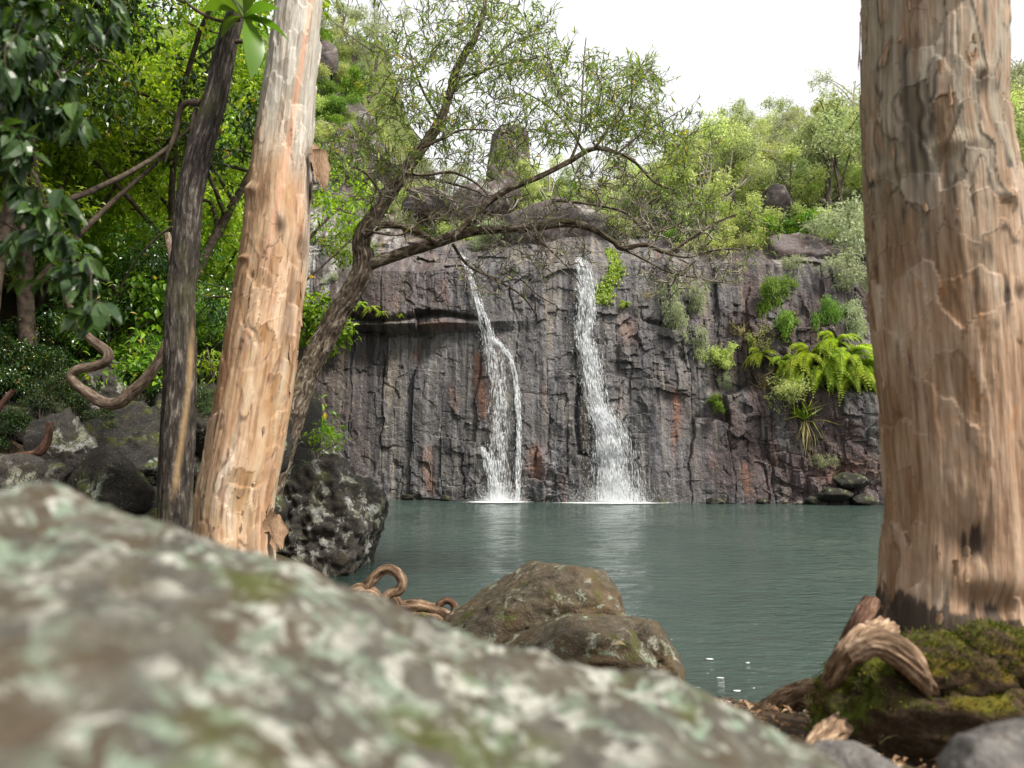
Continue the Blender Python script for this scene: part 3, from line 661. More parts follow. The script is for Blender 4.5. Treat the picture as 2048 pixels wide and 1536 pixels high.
RZ = np.where((RY < 0.35) & (np.abs(RX) < 0.6), np.minimum(RZ, CAMZ - 0.16), RZ)      # room for the camera
edge = np.minimum.reduce([RX - rx[0], rx[-1] - RX, RY - ry[0], ry[-1] - RY])
RZ = np.where(edge < 0.02, -0.1, RZ)
obj('foreground_rock', make_mesh('foreground_rock', np.stack([RX, RY, RZ], -1).reshape(-1, 3), grid_faces(len(rx), len(ry)), MAT['rock_near'], True), None,
    'huge blurred lichen mottled rock filling the bottom of the picture', 'rock')

def on_ground(px, py, lo=2.0, hi=60.0):  # where a pixel's ray meets the ground or the water
    a, b = lo, hi
    ys = np.linspace(lo, hi, 400); pts = np.array([P(px, py, y) for y in ys]); gz = np.maximum(ground_z(pts[:, 0], pts[:, 1]), 0.0)
    i = np.argmax(pts[:, 2] <= gz); return pts[i] if pts[i, 2] <= gz[i] else pts[-1]

# ---- boulders at the near shore (about 7 m away)
boulder('boulder', 'large brown boulder at the pool edge, highest of the three in front of the water', P(1090, 1260, 7.5), (1.05, .8, .80), 14, 'rock_brown', tops=[(-.58, -.05, .81, .58), (.12, .12, .98, .80), (.95, -.1, .30, .78), (.05, -.97, .25, .62), (-.2, -.7, .68, .66), (.62, -.4, .68, .80), (-.9, -.3, .2, .95)], planes=2, flat=1.0, bottom=1.0, rough=.055, sub=6)
boulder('boulder', 'low brown and pale green rock in front of the large shore boulder', P(1158, 1310, 6.4), (.66, .42, .34), 25, 'rock_brown', rz=.1, bottom=1.3, tops=[(-.6, 0, .8, .66), (.25, -.1, .96, .70), (0, -.95, .3, .7), (.9, -.2, .4, .8), (-.9, -.3, .2, .9)], planes=2, flat=1.0, rough=.08)
boulder('boulder', 'small rounded mossy rock at the right end of the shore boulders', P(1285, 1312, 6.8), (.30, .35, .38), 36, 'rock_brown', bottom=1.5, planes=5, flat=1.0, rough=.09, tops=[(.1, 0, 1, .75), (.7, -.3, .6, .75), (0, -1, .2, .7)])
boulder('boulder', 'lichen spotted boulder standing in the pool beside the big peeling trunk', P(648, 1030, 15.3) - (0, 0, .1), (1.32, 1.3, 1.28), 47, 'rock_lichen', tops=[(-.5, 0, .85, .80), (.97, 0, -.30, .80), (.8, -.3, .4, .92), (-.1, -1, .1, .8)], planes=8, bottom=1.15, rough=.10, sub=6, flat=1.0)
boulder('boulder', 'tall dark rock rising behind the foot of the leaning tree', P(585, 1010, 17.2), (1.1, 1.2, 1.5), 58, 'rock_lichen', bottom=1.2, rough=.07)
# left bank boulders
LB = [('square mossy boulder lit on top beside the dead branch', 135, 905, 10.5, .40, .5, .55, 'rock_lichen'),
      ('lichen rock with a flat top behind the curled vine', 222, 800, 13.5, .62, .6, .60, 'rock_lichen'),
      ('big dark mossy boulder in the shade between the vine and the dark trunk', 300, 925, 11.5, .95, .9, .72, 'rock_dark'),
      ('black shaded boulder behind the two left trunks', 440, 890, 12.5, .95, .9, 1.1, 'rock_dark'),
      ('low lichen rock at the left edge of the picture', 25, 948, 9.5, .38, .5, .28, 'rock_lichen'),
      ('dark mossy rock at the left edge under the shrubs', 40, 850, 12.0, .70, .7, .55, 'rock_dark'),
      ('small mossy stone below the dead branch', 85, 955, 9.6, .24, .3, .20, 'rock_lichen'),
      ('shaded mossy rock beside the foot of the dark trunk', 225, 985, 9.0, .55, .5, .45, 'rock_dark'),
      ('dark rock wall stone behind the peeling trunk', 545, 840, 16.5, .9, 1.0, 1.3, 'rock_dark')]
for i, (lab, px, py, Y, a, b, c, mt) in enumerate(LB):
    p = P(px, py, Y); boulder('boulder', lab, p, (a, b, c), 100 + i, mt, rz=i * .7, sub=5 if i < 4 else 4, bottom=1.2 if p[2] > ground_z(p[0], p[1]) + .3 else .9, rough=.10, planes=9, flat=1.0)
    gz = float(ground_z(np.array([p[0]]), np.array([p[1]]))[0])
    if p[2] - 1.0 * c > gz:               # something has to carry it: a buried rock below
        boulder('boulder', 'shaded bedrock under the boulders of the left bank', (p[0], p[1] + .25, (gz + p[2] - .6 * c) / 2), (a * 1.25, b * 1.3, (p[2] - .5 * c - gz) / 2 + .35), 130 + i, 'rock_dark', 'bedrock stones of the left bank', sub=4, bottom=1.2)
# blurred grey stones at the bottom right
boulder('stone', 'blurred smooth grey stone in the bottom right corner', P(2070, 1590, 1.75), (.22, .22, .16), 171, 'rock_grey', bottom=1.5, rough=.03)
boulder('stone', 'blurred dark grey stone at the bottom edge left of the mossy mound', P(1730, 1570, 2.3), (.15, .2, .11), 172, 'rock_grey', bottom=1.5, rough=.03)
# stones along the foot of the cliff
for i, (px, py, s) in enumerate([(1635, 1016, .28), (1700, 985, .75), (1752, 1000, .60), (1660, 1003, .42), (1735, 955, .8), (1560, 1006, .3), (800, 998, .35), (885, 999, .3), (1320, 1006, .35), (1430, 1008, .4)]):
    lab = 'pale stone in the water at the foot of the cliff' if i == 0 else 'dark stone at the foot of the cliff on the water line'
    p = P(px, py, 34.2 if px > 1500 else 37.0); p[1] = float(cliffY(p[0], max(p[2], 0))[0]) - .15 * s
    q = boulder('stone', lab, (p[0], p[1], max(0.02, p[2] - .2 * s)), (s * 1.1, s * .8, s * .6), 180 + i, 'rock_grey' if i == 0 else 'rock_dark', None if i == 0 else 'stones at the foot of the cliff', sub=4, bottom=.8)
# rock outcrops on top of the cliff
def outcrop(lab, px, py, Y, dims, seed, **k): return boulder('rock_outcrop', lab, P(px, py, Y), dims, seed, 'rock_cliffy', bottom=1.3, **k)
outcrop('tall square rock pinnacle against the sky above the falls', 1020, 335, 50, (1.9, 1.8, 3.6), 201, tops=[(0, 0, 1, .75), (1, 0, .05, .72), (-1, 0, .2, .8)], planes=8)
outcrop('rounded rock shoulder left of the pinnacle behind the twigs', 955, 410, 48, (2.2, 2, 1.7), 202)
outcrop('smooth grey rock dome above the lip of the falls', 1150, 480, 45, (4.6, 3.0, 2.6), 203, planes=9, flat=.85, rough=.06)
outcrop('dark pointed outcrop below the bright shrubs right of the falls', 1545, 420, 43.5, (1.5, 1.6, 1.7), 204, tops=[(-.6, 0, .8, .7)])
outcrop('dark rock slab sloping down to the right trunk', 1625, 520, 40.5, (2.8, 1.6, 1.5), 205, planes=10)
outcrop('dark boulder on the ledge behind the upper branches', 865, 415, 45, (1.9, 1.5, 1.3), 206)
outcrop('brown rock block above the pale left wall', 745, 330, 46, (1.7, 1.6, 1.9), 207)
outcrop('dark rock step high beside the big peeling trunk', 690, 260, 50, (2.2, 2.0, 2.2), 208)
outcrop('highest dark rock beside the grey top of the big trunk', 648, 125, 51, (1.1, 1.2, 1.6), 209)
outcrop('small dark block on the skyline right of the dome', 1320, 432, 44, (1.0, 1, .8), 210)

# ================================================================== WATERFALLS
def path_on_cliff(pts, out=0.15, n=60):
    q = catmull(np.array([(a, b, w) for a, b, w in pts], float), n); res = []
    for px, py, w in q:
        p = on_cliff(px, py, 0); res.append((p[0], p[1] - out, p[2], w * p[1] / FPX))
    r = np.array(res)
    k = np.ones(5) / 5; y = np.convolve(np.pad(r[:, 1], 2, 'edge'), k, 'valid'); r[:, 1] = np.minimum(y, r[:, 1]) - 0.05
    return r
def spindles(P0, P1, wd):                # thin four-sided drops
    d = unit(P1 - P0); s = unit(np.cross(d, (0, 1.0, 0.1))); b = np.cross(d, s); m = P0 * .55 + P1 * .45; wd = wd[:, None]
    V = np.stack([P0, m + s * wd, m + b * wd, m - s * wd, m - b * wd, P1], 1).reshape(-1, 3); i = np.arange(len(P0))[:, None]
    F = np.concatenate([i * 6 + np.array([q]) for q in ([0, 1, 2], [0, 2, 3], [0, 3, 4], [0, 4, 1], [5, 2, 1], [5, 3, 2], [5, 4, 3], [5, 1, 4])]); return V, F
def streams(g, path, n, spread=1.0, lmin=.15, lmax=.75, wmin=.004, wmax=.0125, dens=None):
    m = len(path); t = g.random(n) if dens is None else g.choice(m, n, p=dens / dens.sum()) / (m - 1.0) + g.uniform(-.5, .5, n) / m
    t = np.clip(t, 0, 1); q = t * (m - 1); i = np.minimum(q.astype(int), m - 2); f = (q - i)[:, None]
    c = path[i] * (1 - f) + path[i + 1] * f; d = unit(path[i + 1, :3] - path[i, :3] + np.array((0, 0, -.12)))
    sid = g.integers(0, 13, n); ph = sid * 2.4
    strand = np.sin(ph * 1.7) * .75 + .45 * np.sin(t * (5 + sid) + ph) + g.normal(size=n) * (.16 + .22 * g.random(n))      # the water gathers in wandering strands
    off = strand * c[:, 3] * spread * (1 + .25 * np.sin(ph))
    kp = vn(t * 14 + sid * 3.7, sid * 1.0, 0, 77) + .35 * g.normal(size=n) > -.12; c, d, off, t, n = c[kp], d[kp], off[kp], t[kp], int(kp.sum())
    p = c[:, :3] + np.stack([off, -np.abs(g.normal(size=n)) * .10, g.normal(size=n) * .05], 1)
    L = g.uniform(lmin, lmax, n)[:, None]; return spindles(p, p + d * L, g.uniform(wmin, wmax, n))
def veil_mesh(name, path, scale=1.0):
    nu = 9; u = np.linspace(-1, 1, nu); V, E = [], []
    for k, (x, y, z, w) in enumerate(path):
        for a in u: V.append((x + a * w * 1.25 * scale, y + .04 + .03 * math.cos(a * 9 + k * .3), z)); E.append((1 - abs(a)) ** .8 * min(1, k / 4, ))
    return make_mesh(name, np.array(V), grid_faces(nu, len(path)), MAT['veil'], True, {'edge': np.array(E)})
def merge(parts):
    V, F, n = [], [], 0
    for v, f in parts: V.append(v); F.append(f + n); n += len(v)
    return np.concatenate(V), np.concatenate(F)
g = np.random.default_rng(5)
FALLS = {
 'left': ('narrow forked waterfall trickling down the cliff, left one of the two', [
    ([(924, 512, 4), (945, 560, 5), (960, 615, 6), (974, 652, 9), (988, 700, 12), (998, 770, 13), (1001, 850, 17), (1003, 930, 18), (1004, 1000, 18)], 2900),
    ([(985, 675, 4), (1018, 710, 4), (1032, 760, 3.5), (1037, 830, 3.5), (1037, 910, 4), (1035, 995, 5)], 1300),
    ([(966, 893, 4), (980, 925, 7), (990, 960, 9), (996, 1000, 12)], 900)]),
 'right': ('broad white waterfall widening down to the pool, right one of the two', [
    ([(1157, 516, 8), (1168, 560, 12), (1174, 620, 13), (1168, 672, 13), (1180, 715, 11), (1187, 775, 14), (1200, 820, 19), (1222, 860, 25), (1234, 920, 32), (1242, 1004, 42)], 7600),
    ([(1196, 815, 9), (1206, 850, 12), (1222, 930, 16), (1230, 1004, 26)], 4000)])}
for k, (lab, strands) in FALLS.items():
    t = thing('waterfall', lab, 'waterfall', 'waterfalls on the cliff', on_cliff(strands[0][0][-1][0], 1000)); ox = np.array(t.location)
    for pts, n in strands:
        pa = path_on_cliff(pts); pa[:, :3] -= ox
        obj('water_veil', veil_mesh('water_veil', pa), t)
        V, F = merge([streams(g, pa, n), streams(g, pa, n // 2, 1.7, .03, .14, .004, .010)])
        obj('stream', make_mesh('stream', V, F, MAT['white'], True), t, kind='stuff')
    base = np.array([pa[-1, 0], pa[-1, 1], -ox[2]]); nn = 4000 if k == 'left' else 6500; sp = 1.1 if k == 'left' else 2.0
    p = base + np.stack([g.normal(size=nn) * .55 * sp, -np.abs(g.normal(size=nn)) * .45, np.abs(g.normal(size=nn)) ** 1.3 * .30 * sp], 1)
    V, F = spindles(p, p + np.stack([g.normal(size=nn) * .01, 0 * p[:, 0], -g.uniform(.02, .07, nn)], 1), g.uniform(.003, .008, nn))
    obj('spray', make_mesh('spray', V, F, MAT['white'], True), t, kind='stuff')
    nu, nv = 40, 16; U, Vv = np.meshgrid(np.linspace(-1, 1, nu), np.linspace(-1, 1, nv)); wd = 2.4 if k == 'left' else 4.2
    E = np.clip(1 - np.sqrt(U ** 2 + Vv ** 2), 0, 1)
    obj('foam', make_mesh('foam', np.stack([base[0] + U * wd, base[1] - .45 + Vv * 1.0, base[2] + .035 + 0 * U], -1).reshape(-1, 3), grid_faces(nu, nv), MAT['foam'], True, {'edge': E.ravel()}), t)

# ================================================================== PEELING PAPERBARK TREES
def flake(g, w, h, curl, thick=.006):     # a curled sheet of bark with a ragged edge
    nu, nv = 7, 8; u = np.linspace(-1, 1, nu); v = np.linspace(0, 1, nv); U, Vv = np.meshgrid(u, v)
    rag = (1 + .55 * vn(U * 2 + g.uniform(0, 50), Vv * 4, 0, 3)) * (1 - .75 * Vv ** 2.5) * (1 - .4 * (1 - Vv) ** 4)
    X = U * w * .5 * rag; Z = Vv * h * (1 + .15 * vn(U * 3, 0, g.uniform(0, 9), 4)); Yy = -curl * Vv ** 2 * h - .25 * w * (1 - U ** 2) * 0.5
    A = np.stack([X, Yy, Z], -1).reshape(-1, 3); B = A + np.array((0, thick, 0)); F = grid_faces(nu, nv); n = nu * nv
    rim = np.r_[np.arange(nu), np.arange(1, nv) * nu + nu - 1, np.arange(nu - 2, -1, -1) + (nv - 1) * nu, np.arange(nv - 2, 0, -1) * nu]
    r2 = np.roll(rim, -1); S_ = np.stack([rim, rim + n, r2 + n, r2], -1)
    return make_mesh('bark_flake', np.r_[A, B], np.r_[F[:, ::-1], F + n, S_], MAT['flake'], True)
def paper_disp(step, seed, knots=(), Rm=.4):
    def lay(bx, by, S_):
        n = fbm(bx * 3.6 + .5 * fbm(bx * 4, by * 4, S_ * 2.5, 3, seed + 9), by * 3.6, S_ * .6, 3, seed, .45); return n * .75
    def f(TH, S_, bx, by, Zw):
        n = lay(bx, by, S_) * 4.0; q = np.floor(n); fr = n - q
        d = (q + sstep(fr, .86, 1.0)) * step * .55                           # plates with stepped edges
        d = d + .020 * fbm(bx * 4, by * 4, S_ * .35, 3, seed + 1) + .007 * ridge(bx * 16, by * 16, S_ * 1.1, 3, seed + 2) + .0035 * fbm(bx * 45, by * 45, S_ * 14, 3, seed + 3)
        w = worley(TH * Rm * 9 + .5 * fbm(bx * 9, by * 9, S_ * 3, 2, seed + 20), S_ * 3.6 + .4 * fbm(bx * 6, by * 6, S_ * 4, 2, seed + 21), seed + 22); msk = sstep(fbm(bx * 3, by * 3, S_ * .9, 3, seed + 23), -.15, .25)
        d = d + ((w[2] - .5) * .016 + w[4] * .012) * msk
        u = np.sin(TH); fr_ = np.cos(TH) > -.1
        for (ku, kz, ku_r, kz_r, h) in knots:
            e = ((u - ku) / ku_r) ** 2 + ((Zw - kz) / kz_r) ** 2; d = d + np.where(fr_, h * np.exp(-e), 0)
        return d
    return f, lay

# ---- left paperbark (7.5 m away)
YL = 7.5
PL = [(620, -330, 36), (608, -150, 44), (600, 0, 51), (586, 125, 55), (572, 250, 60), (560, 375, 66), (550, 500, 72), (533, 625, 76), (516, 750, 79), (503, 825, 81), (490, 900, 82), (471, 1000, 82), (466, 1080, 86), (460, 1160, 100), (458, 1230, 118)]
pl, rl = PR(PL, YL)
zr = lambda py, Y: P(0, py, Y)[2]
KL = [(-.82, zr(400, YL), .16, .06, .055), (.12, zr(462, YL), .10, .09, .05), (-.80, zr(535, YL), .10, .03, .045), (.70, zr(500, YL), .14, .10, -.03), (.62, zr(640, YL), .12, .30, -.03)]
fL, layL = paper_disp(.011, 301, KL)
def exL(TH, S_, bx, by, Zw):
    ly = layL(bx, by, S_) * 4; fr = ly - np.floor(ly); u = np.sin(TH); py = 918 - (Zw - CAMZ) * FPX / YL
    n = fbm(bx * 6, by * 6, S_ * 1.2, 4, 320); n5 = fbm(bx * 14, by * 14, S_ * 2.0, 3, 321)
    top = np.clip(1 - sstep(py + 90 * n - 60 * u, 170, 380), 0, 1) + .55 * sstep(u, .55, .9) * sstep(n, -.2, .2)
    su = np.interp(py, [0, 250, 500], [.42, .22, -.15]); stripe = np.exp(-((u - su) / .10) ** 2) * (1 - sstep(py, 420, 640)) * (np.cos(TH) > 0)
    edge = sstep(fr, .86, .94) * (1 - sstep(fr, .97, 1.0)) * .75 * sstep(py, 150, 300) * sstep(n5, -.15, .25)
    dark = edge.copy()
    for (ku, kz, ur, zr_, h) in KL:
        e = ((u - ku) / (ur * 1.6)) ** 2 + ((Zw - kz) / (zr_ * 1.7)) ** 2; dark = np.maximum(dark, np.where(np.cos(TH) > -.1, np.exp(-e) * (.75 if h > 0 else .8) * sstep(n5, -.5, .3), 0))
    dark = np.maximum(dark, .75 * np.exp(-((u + .55) / .28) ** 2 - ((py - 405) / 75) ** 2) * sstep(n5, -.35, .35))
    dark = np.maximum(dark, .5 * np.exp(-((u - .75) / .15) ** 2) * sstep(py, 250, 280) * (1 - sstep(py, 300, 340)) * sstep(n, -.3, .2))
    dark = np.maximum(dark, .85 * np.exp(-((u - .80) / .13) ** 2) * sstep(py, 540, 590) * (1 - sstep(py, 700, 790)) * sstep(n5, -.25, .25))
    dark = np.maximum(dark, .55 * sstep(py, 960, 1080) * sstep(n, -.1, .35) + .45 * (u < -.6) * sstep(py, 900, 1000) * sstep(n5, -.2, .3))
    dark = np.maximum(dark, .5 * sstep(n5, .42, .6) * sstep(py, 60, 200))
    w = worley(TH * .4 * 9 + .5 * fbm(bx * 9, by * 9, S_ * 3, 2, 321), S_ * 3.6 + .4 * fbm(bx * 6, by * 6, S_ * 4, 2, 322), 323); msk = sstep(fbm(bx * 3, by * 3, S_ * .9, 3, 324), -.15, .25)
    dark = np.maximum(dark, .7 * msk * (1 - sstep(w[1] - w[0], .0, .09)) * (w[4] > 0) * sstep(py, 150, 300))
    return {'cell': w[2] * msk + .5 * (1 - msk), 'layer': np.clip(ly - np.floor(ly), 0, 1), 'top': np.clip(top, 0, 1), 'stripe': stripe * .85, 'dark': np.clip(dark, 0, 1)}
tl = thing('paperbark_tree', 'thick pale orange trunk with peeling bark, left of the pool behind the blurred rock', 'tree', None, pl[-1]); oL = pl[-1]
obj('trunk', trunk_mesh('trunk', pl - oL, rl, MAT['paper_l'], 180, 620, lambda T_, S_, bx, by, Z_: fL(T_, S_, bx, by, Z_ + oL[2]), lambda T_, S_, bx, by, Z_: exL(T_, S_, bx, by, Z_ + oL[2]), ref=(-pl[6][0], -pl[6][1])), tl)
g = np.random.default_rng(31)
spL = [(335, .98, .17, .30, False), (360, 1.0, .13, .24, True), (1060, .80, .20, .22, False), (1030, .75, .12, .12, False), (505, .78, .05, .25, True), (560, .85, .06, .22, True), (620, .83, .05, .20, True), (690, .72, .05, .22, True)]
spL += [(float(g.uniform(380, 1060)), float(g.uniform(-.85, .9)), float(g.uniform(.015, .05)), float(g.uniform(.025, .11)), bool(g.random() < .5)) for _ in range(22)]
def flakes_at(root, o, PT, rad, Y, spec, g):
    protos = [flake(g, 1, 1, c) for c in (.10, .25, .45, .02)]
    for i, (py, u, w, h, hang) in enumerate(spec):
        z = zr(py, Y); cx = np.interp(py, [q[1] for q in PT], [P(q[0], q[1], Y)[0] for q in PT]); r = np.interp(py, [q[1] for q in PT], rad)
        th = math.asin(max(-.985, min(.985, u))) - math.atan2(cx, Y); p = np.array((cx + math.sin(th) * r * 1.01, Y - math.cos(th) * r * 1.01, z)) - o
        q = obj('bark_flake', protos[i % 4], root, loc=p); q.scale = (w, max(w, .04) * .8, h)
        q.rotation_euler = (g.normal() * .06, (PI if hang else 0) + g.normal() * .15, th + g.normal() * .2)
flakes_at(tl, oL, PL, rl, YL, spL, g)
for px, py, w, h, ry, rz in [(640, 300, .26, .46, PI - .12, .45), (632, 290, .12, .40, PI + .05, .9), (548, 1030, .20, .34, PI - .2, .3)]:
    q = obj('curled_bark', flake(g, 1, 1, .25), tl, loc=P(px, py, YL - .12) - oL); q.scale = (w, w, h); q.rotation_euler = (0, ry, rz)
# ---- right paperbark (4.3 m away)
YR = 4.3
PRT = [(1846, -420, 136), (1854, -200, 147), (1861, 0, 157), (1863, 120, 157), (1864, 250, 159), (1878, 400, 167), (1894, 600, 172), (1908, 800, 168), (1920, 1000, 166), (1920, 1100, 168), (1919, 1170, 171), (1918, 1240, 178), (1916, 1310, 190), (1912, 1420, 215)]
pr_, rr_ = PR(PRT, YR)
KR = [(-.22, zr(300, YR), .05, .35, -.03), (.10, zr(1080, YR), .26, .16, -.07), (.30, zr(1190, YR), .34, .10, -.10), (-.92, zr(900, YR), .05, .9, -.02), (.72, zr(445, YR), .10, .04, .03), (.80, zr(620, YR), .08, .05, -.03), (.62, zr(210, YR), .10, .06, .025),
      (.25, zr(340, YR), .3, .05, .018), (-.6, zr(355, YR), .3, .05, .016)]
fR, layR = paper_disp(.012, 351, KR)
def exR(TH, S_, bx, by, Zw):
    ly = layR(bx, by, S_) * 4; fr = ly - np.floor(ly); u = np.sin(TH); py = 918 - (Zw - CAMZ) * FPX / YR; F_ = np.cos(TH) > -.1
    n = fbm(bx * 6, by * 6, S_ * 1.4, 4, 370); n5 = fbm(bx * 16, by * 16, S_ * 2.2, 3, 371)
    top = 1 - sstep(py + 140 * n, 330, 620); low = 1 - .75 * sstep(py, 420, 640)
    dark = sstep(fr, .86, .94) * (1 - sstep(fr, .97, 1.0)) * .8 * low * sstep(n5, -.2, .2)
    dark = np.maximum(dark, F_ * .85 * np.exp(-((u + .30 - .00018 * (py - 200)) / .055) ** 2) * sstep(py, 80, 110) * (1 - sstep(py, 330, 480)) * sstep(n5, -.6, .0))
    dark = np.maximum(dark, F_ * .35 * np.exp(-((u + .20) / .12) ** 2) * sstep(py, 330, 400) * (1 - sstep(py, 520, 700)))
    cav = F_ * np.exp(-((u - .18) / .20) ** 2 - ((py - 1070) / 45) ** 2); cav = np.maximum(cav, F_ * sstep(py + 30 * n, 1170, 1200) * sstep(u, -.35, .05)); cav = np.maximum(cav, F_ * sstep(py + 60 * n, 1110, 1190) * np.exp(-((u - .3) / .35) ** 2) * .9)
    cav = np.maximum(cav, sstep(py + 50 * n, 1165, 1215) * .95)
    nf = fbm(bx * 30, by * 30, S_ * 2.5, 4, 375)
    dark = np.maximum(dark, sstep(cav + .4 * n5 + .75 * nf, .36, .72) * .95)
    for (ku, kp, a, b) in [(.80, 620, .05, 16), (.60, 210, .10, 22), (-.45, 440, .03, 22), (.66, 60, .03, 40), (.70, 300, .03, 30), (.42, 545, .02, 20), (.88, 480, .03, 40)]:
        dark = np.maximum(dark, F_ * .8 * np.exp(-((u - ku) / a) ** 2 - ((py - kp) / b) ** 2))
    dark = np.maximum(dark, .45 * sstep(n5, .40, .58))
    w = worley(TH * .4 * 9 + .5 * fbm(bx * 9, by * 9, S_ * 3, 2, 371), S_ * 3.6 + .4 * fbm(bx * 6, by * 6, S_ * 4, 2, 372), 373); msk = sstep(fbm(bx * 3, by * 3, S_ * .9, 3, 374), -.15, .25)
    dark = np.maximum(dark, .75 * msk * (1 - sstep(w[1] - w[0], .0, .10)) * (w[4] > 0) * (.35 + .65 * low))
    return {'cell': w[2] * msk + .5 * (1 - msk), 'layer': np.clip(fr, 0, 1), 'top': np.clip(top, 0, 1), 'dark': np.clip(dark, 0, 1)}
tr = thing('paperbark_tree', 'massive tan trunk with fibrous peeling bark at the right edge, moss at its foot', 'tree', None, pr_[-1]); oR = pr_[-1]
obj('trunk', trunk_mesh('trunk', pr_ - oR, rr_, MAT['paper_r'], 260, 760, lambda T_, S_, bx, by, Z_: fR(T_, S_, bx, by, Z_ + oR[2]), lambda T_, S_, bx, by, Z_: exR(T_, S_, bx, by, Z_ + oR[2]), ref=(-pr_[6][0], -pr_[6][1])), tr)
g = np.random.default_rng(37)
spR = [(60, -.985, .03, .30, True), (150, -.985, .03, .25, True), (20, -.97, .05, .3, True), (130, .985, .04, .3, True), (60, .2, .12, .14, False), (35, .45, .16, .12, True), (120, -.55, .05, .14, True), (250, -.9, .04, .18, True), (180, .5, .05, .14, True)]
spR += [(float(g.uniform(20, 520)), float(g.uniform(-.9, .9)), float(g.uniform(.012, .045)), float(g.uniform(.03, .12)), bool(g.random() < .6)) for _ in range(16)]
spR += [(float(g.uniform(1080, 1260)), float(g.uniform(-.95, .1)), float(g.uniform(.02, .05)), float(g.uniform(.03, .09)), bool(g.random() < .4)) for _ in range(14)]
flakes_at(tr, oR, PRT, rr_, YR, spR, g)
def bend_tube(name, pts, rad, mat, nth=28, nl=140, seed=0, amp=.16):
    """a bending woody tube, ridged along its length, with the bark coordinates of the trunks"""
    q = catmull(np.c_[pts, rad], nl); c, r = q[:, :3], q[:, 3]; T, E, B = frames(c); th = np.linspace(0, 2 * PI, nth, endpoint=False); rm = r.mean()
    sl_ = np.r_[0, np.cumsum(np.linalg.norm(np.diff(c, axis=0), axis=1))]; TH, SS = np.meshgrid(th, sl_); bx, by = np.cos(TH), np.sin(TH)
    dr = amp * (ridge(bx * 2.4 + .5 * fbm(bx, by, SS / rm * .25, 2, seed), by * 2.4, SS / rm * .16, 3, 430 + seed) + .9 * fbm(bx * .9, by * .9, SS / rm * .30, 3, 440 + seed)) + .05 * fbm(bx * 6, by * 6, SS / rm * 2.2, 3, 450 + seed)
    rr = r[:, None] * (1 + dr)
    V = c[:, None, :] + (E[:, None, :] * bx[..., None] + B[:, None, :] * by[..., None]) * rr[..., None]
    return make_mesh(name, V.reshape(-1, 3), grid_faces(nth, nl, True), MAT[mat], True, {'bark': np.stack([bx * rm, by * rm, SS], -1).reshape(-1, 3), 'hi': np.zeros(nth * nl)})
def root_obj(root, o, pts, Y, mat='root', name='root', seed=0):
    p, r = PR(pts, Y); obj(name, bend_tube(name, p - o, r, mat, 44, 180, seed, .42), root)
root_obj(tr, oR, [(1770, 1262, 26, .1), (1725, 1282, 22, -.1), (1692, 1308, 19, -.15), (1672, 1340, 17, -.1), (1655, 1372, 13, 0), (1640, 1410, 8, .1)], 3.75, seed=1)
root_obj(tr, oR, [(1700, 1310, 16, 0), (1755, 1290, 22, -.05), (1805, 1312, 25, -.1), (1838, 1345, 21, -.1), (1858, 1378, 15, -.05), (1872, 1410, 9, .1)], 3.5, seed=2)
root_obj(tr, oR, [(1655, 1365, 12, 0), (1615, 1385, 20, .1), (1575, 1405, 18, .2), (1540, 1420, 16, .3), (1505, 1428, 9, .35)], 4.6, seed=3)
root_obj(tr, oR, [(1600, 1378, 10, 0), (1560, 1400, 13, .1), (1525, 1440, 11, .1), (1500, 1470, 7, .1)], 4.7, seed=4)
root_obj(tr, oR, [(1720, 1430, 16, 0), (1680, 1450, 22, -.2), (1640, 1480, 18, -.4), (1610, 1510, 10, -.5)], 3.8, seed=5)
root_obj(tr, oR, [(1745, 1200, 14, -.05), (1725, 1235, 16, -.1), (1705, 1265, 12, -.1), (1685, 1285, 7, -.05)], 3.95, 'deadwood', seed=9)
md = boulder('mossy_mound', 'dark earth mound thick with green and orange moss under the right trunk', P(1985, 1440, 3.75), (.74, .42, .40), 451, 'moss', bottom=1.4, rough=.13, flat=.6, planes=14); md['category'] = 'mound'
for i, (px, py, s) in enumerate([(1985, 1300, .14), (2055, 1330, .17), (1880, 1330, .15), (1940, 1350, .18)]):
    mo = obj('moss_cushion', rock_mesh('moss_cushion', (s * 1.3, s * .7, s * .8), 460 + i, MAT['moss'], sub=4, rough=.14, flat=.35), md, loc=P(px, py, 3.5) - np.array(md.location))

# moss fur on the mound, litter round the foot of the tree
g = np.random.default_rng(47)
for o_, n in [(md, 5200)] + [(c, 900) for c in md.children]:
    me = o_.data; nv = len(me.vertices); co = np.zeros(nv * 3); me.vertices.foreach_get('co', co); co = co.reshape(-1, 3); nn_ = np.zeros(nv * 3); me.vertices.foreach_get('normal', nn_); nn_ = nn_.reshape(-1, 3)
    ok = np.where((nn_[:, 2] > .15) & (fbm(co[:, 0] * 5, co[:, 1] * 5, co[:, 2] * 5, 3, 48) > -.25))[0]; pick = g.choice(ok, n); p = co[pick] + g.normal(size=(n, 3)) * .008
    ob = obj('moss_fur', leaf_mesh('moss_fur', p, nn_[pick] + g.normal(size=(n, 3)) * .5, rnd_dir(g, n), g.uniform(.012, .030, n), g.uniform(.004, .008, n), MAT['moss_fur'], quad=True), o_, kind='stuff')
n = 1500; lx = g.uniform(.9, 3.4, n); lyy = g.uniform(2.6, 5.6, n); lz = ground_z(lx, lyy); kp = lz > .03; lx, lyy, lz = lx[kp], lyy[kp], lz[kp]; n = len(lx); an = g.uniform(0, 2 * PI, n)
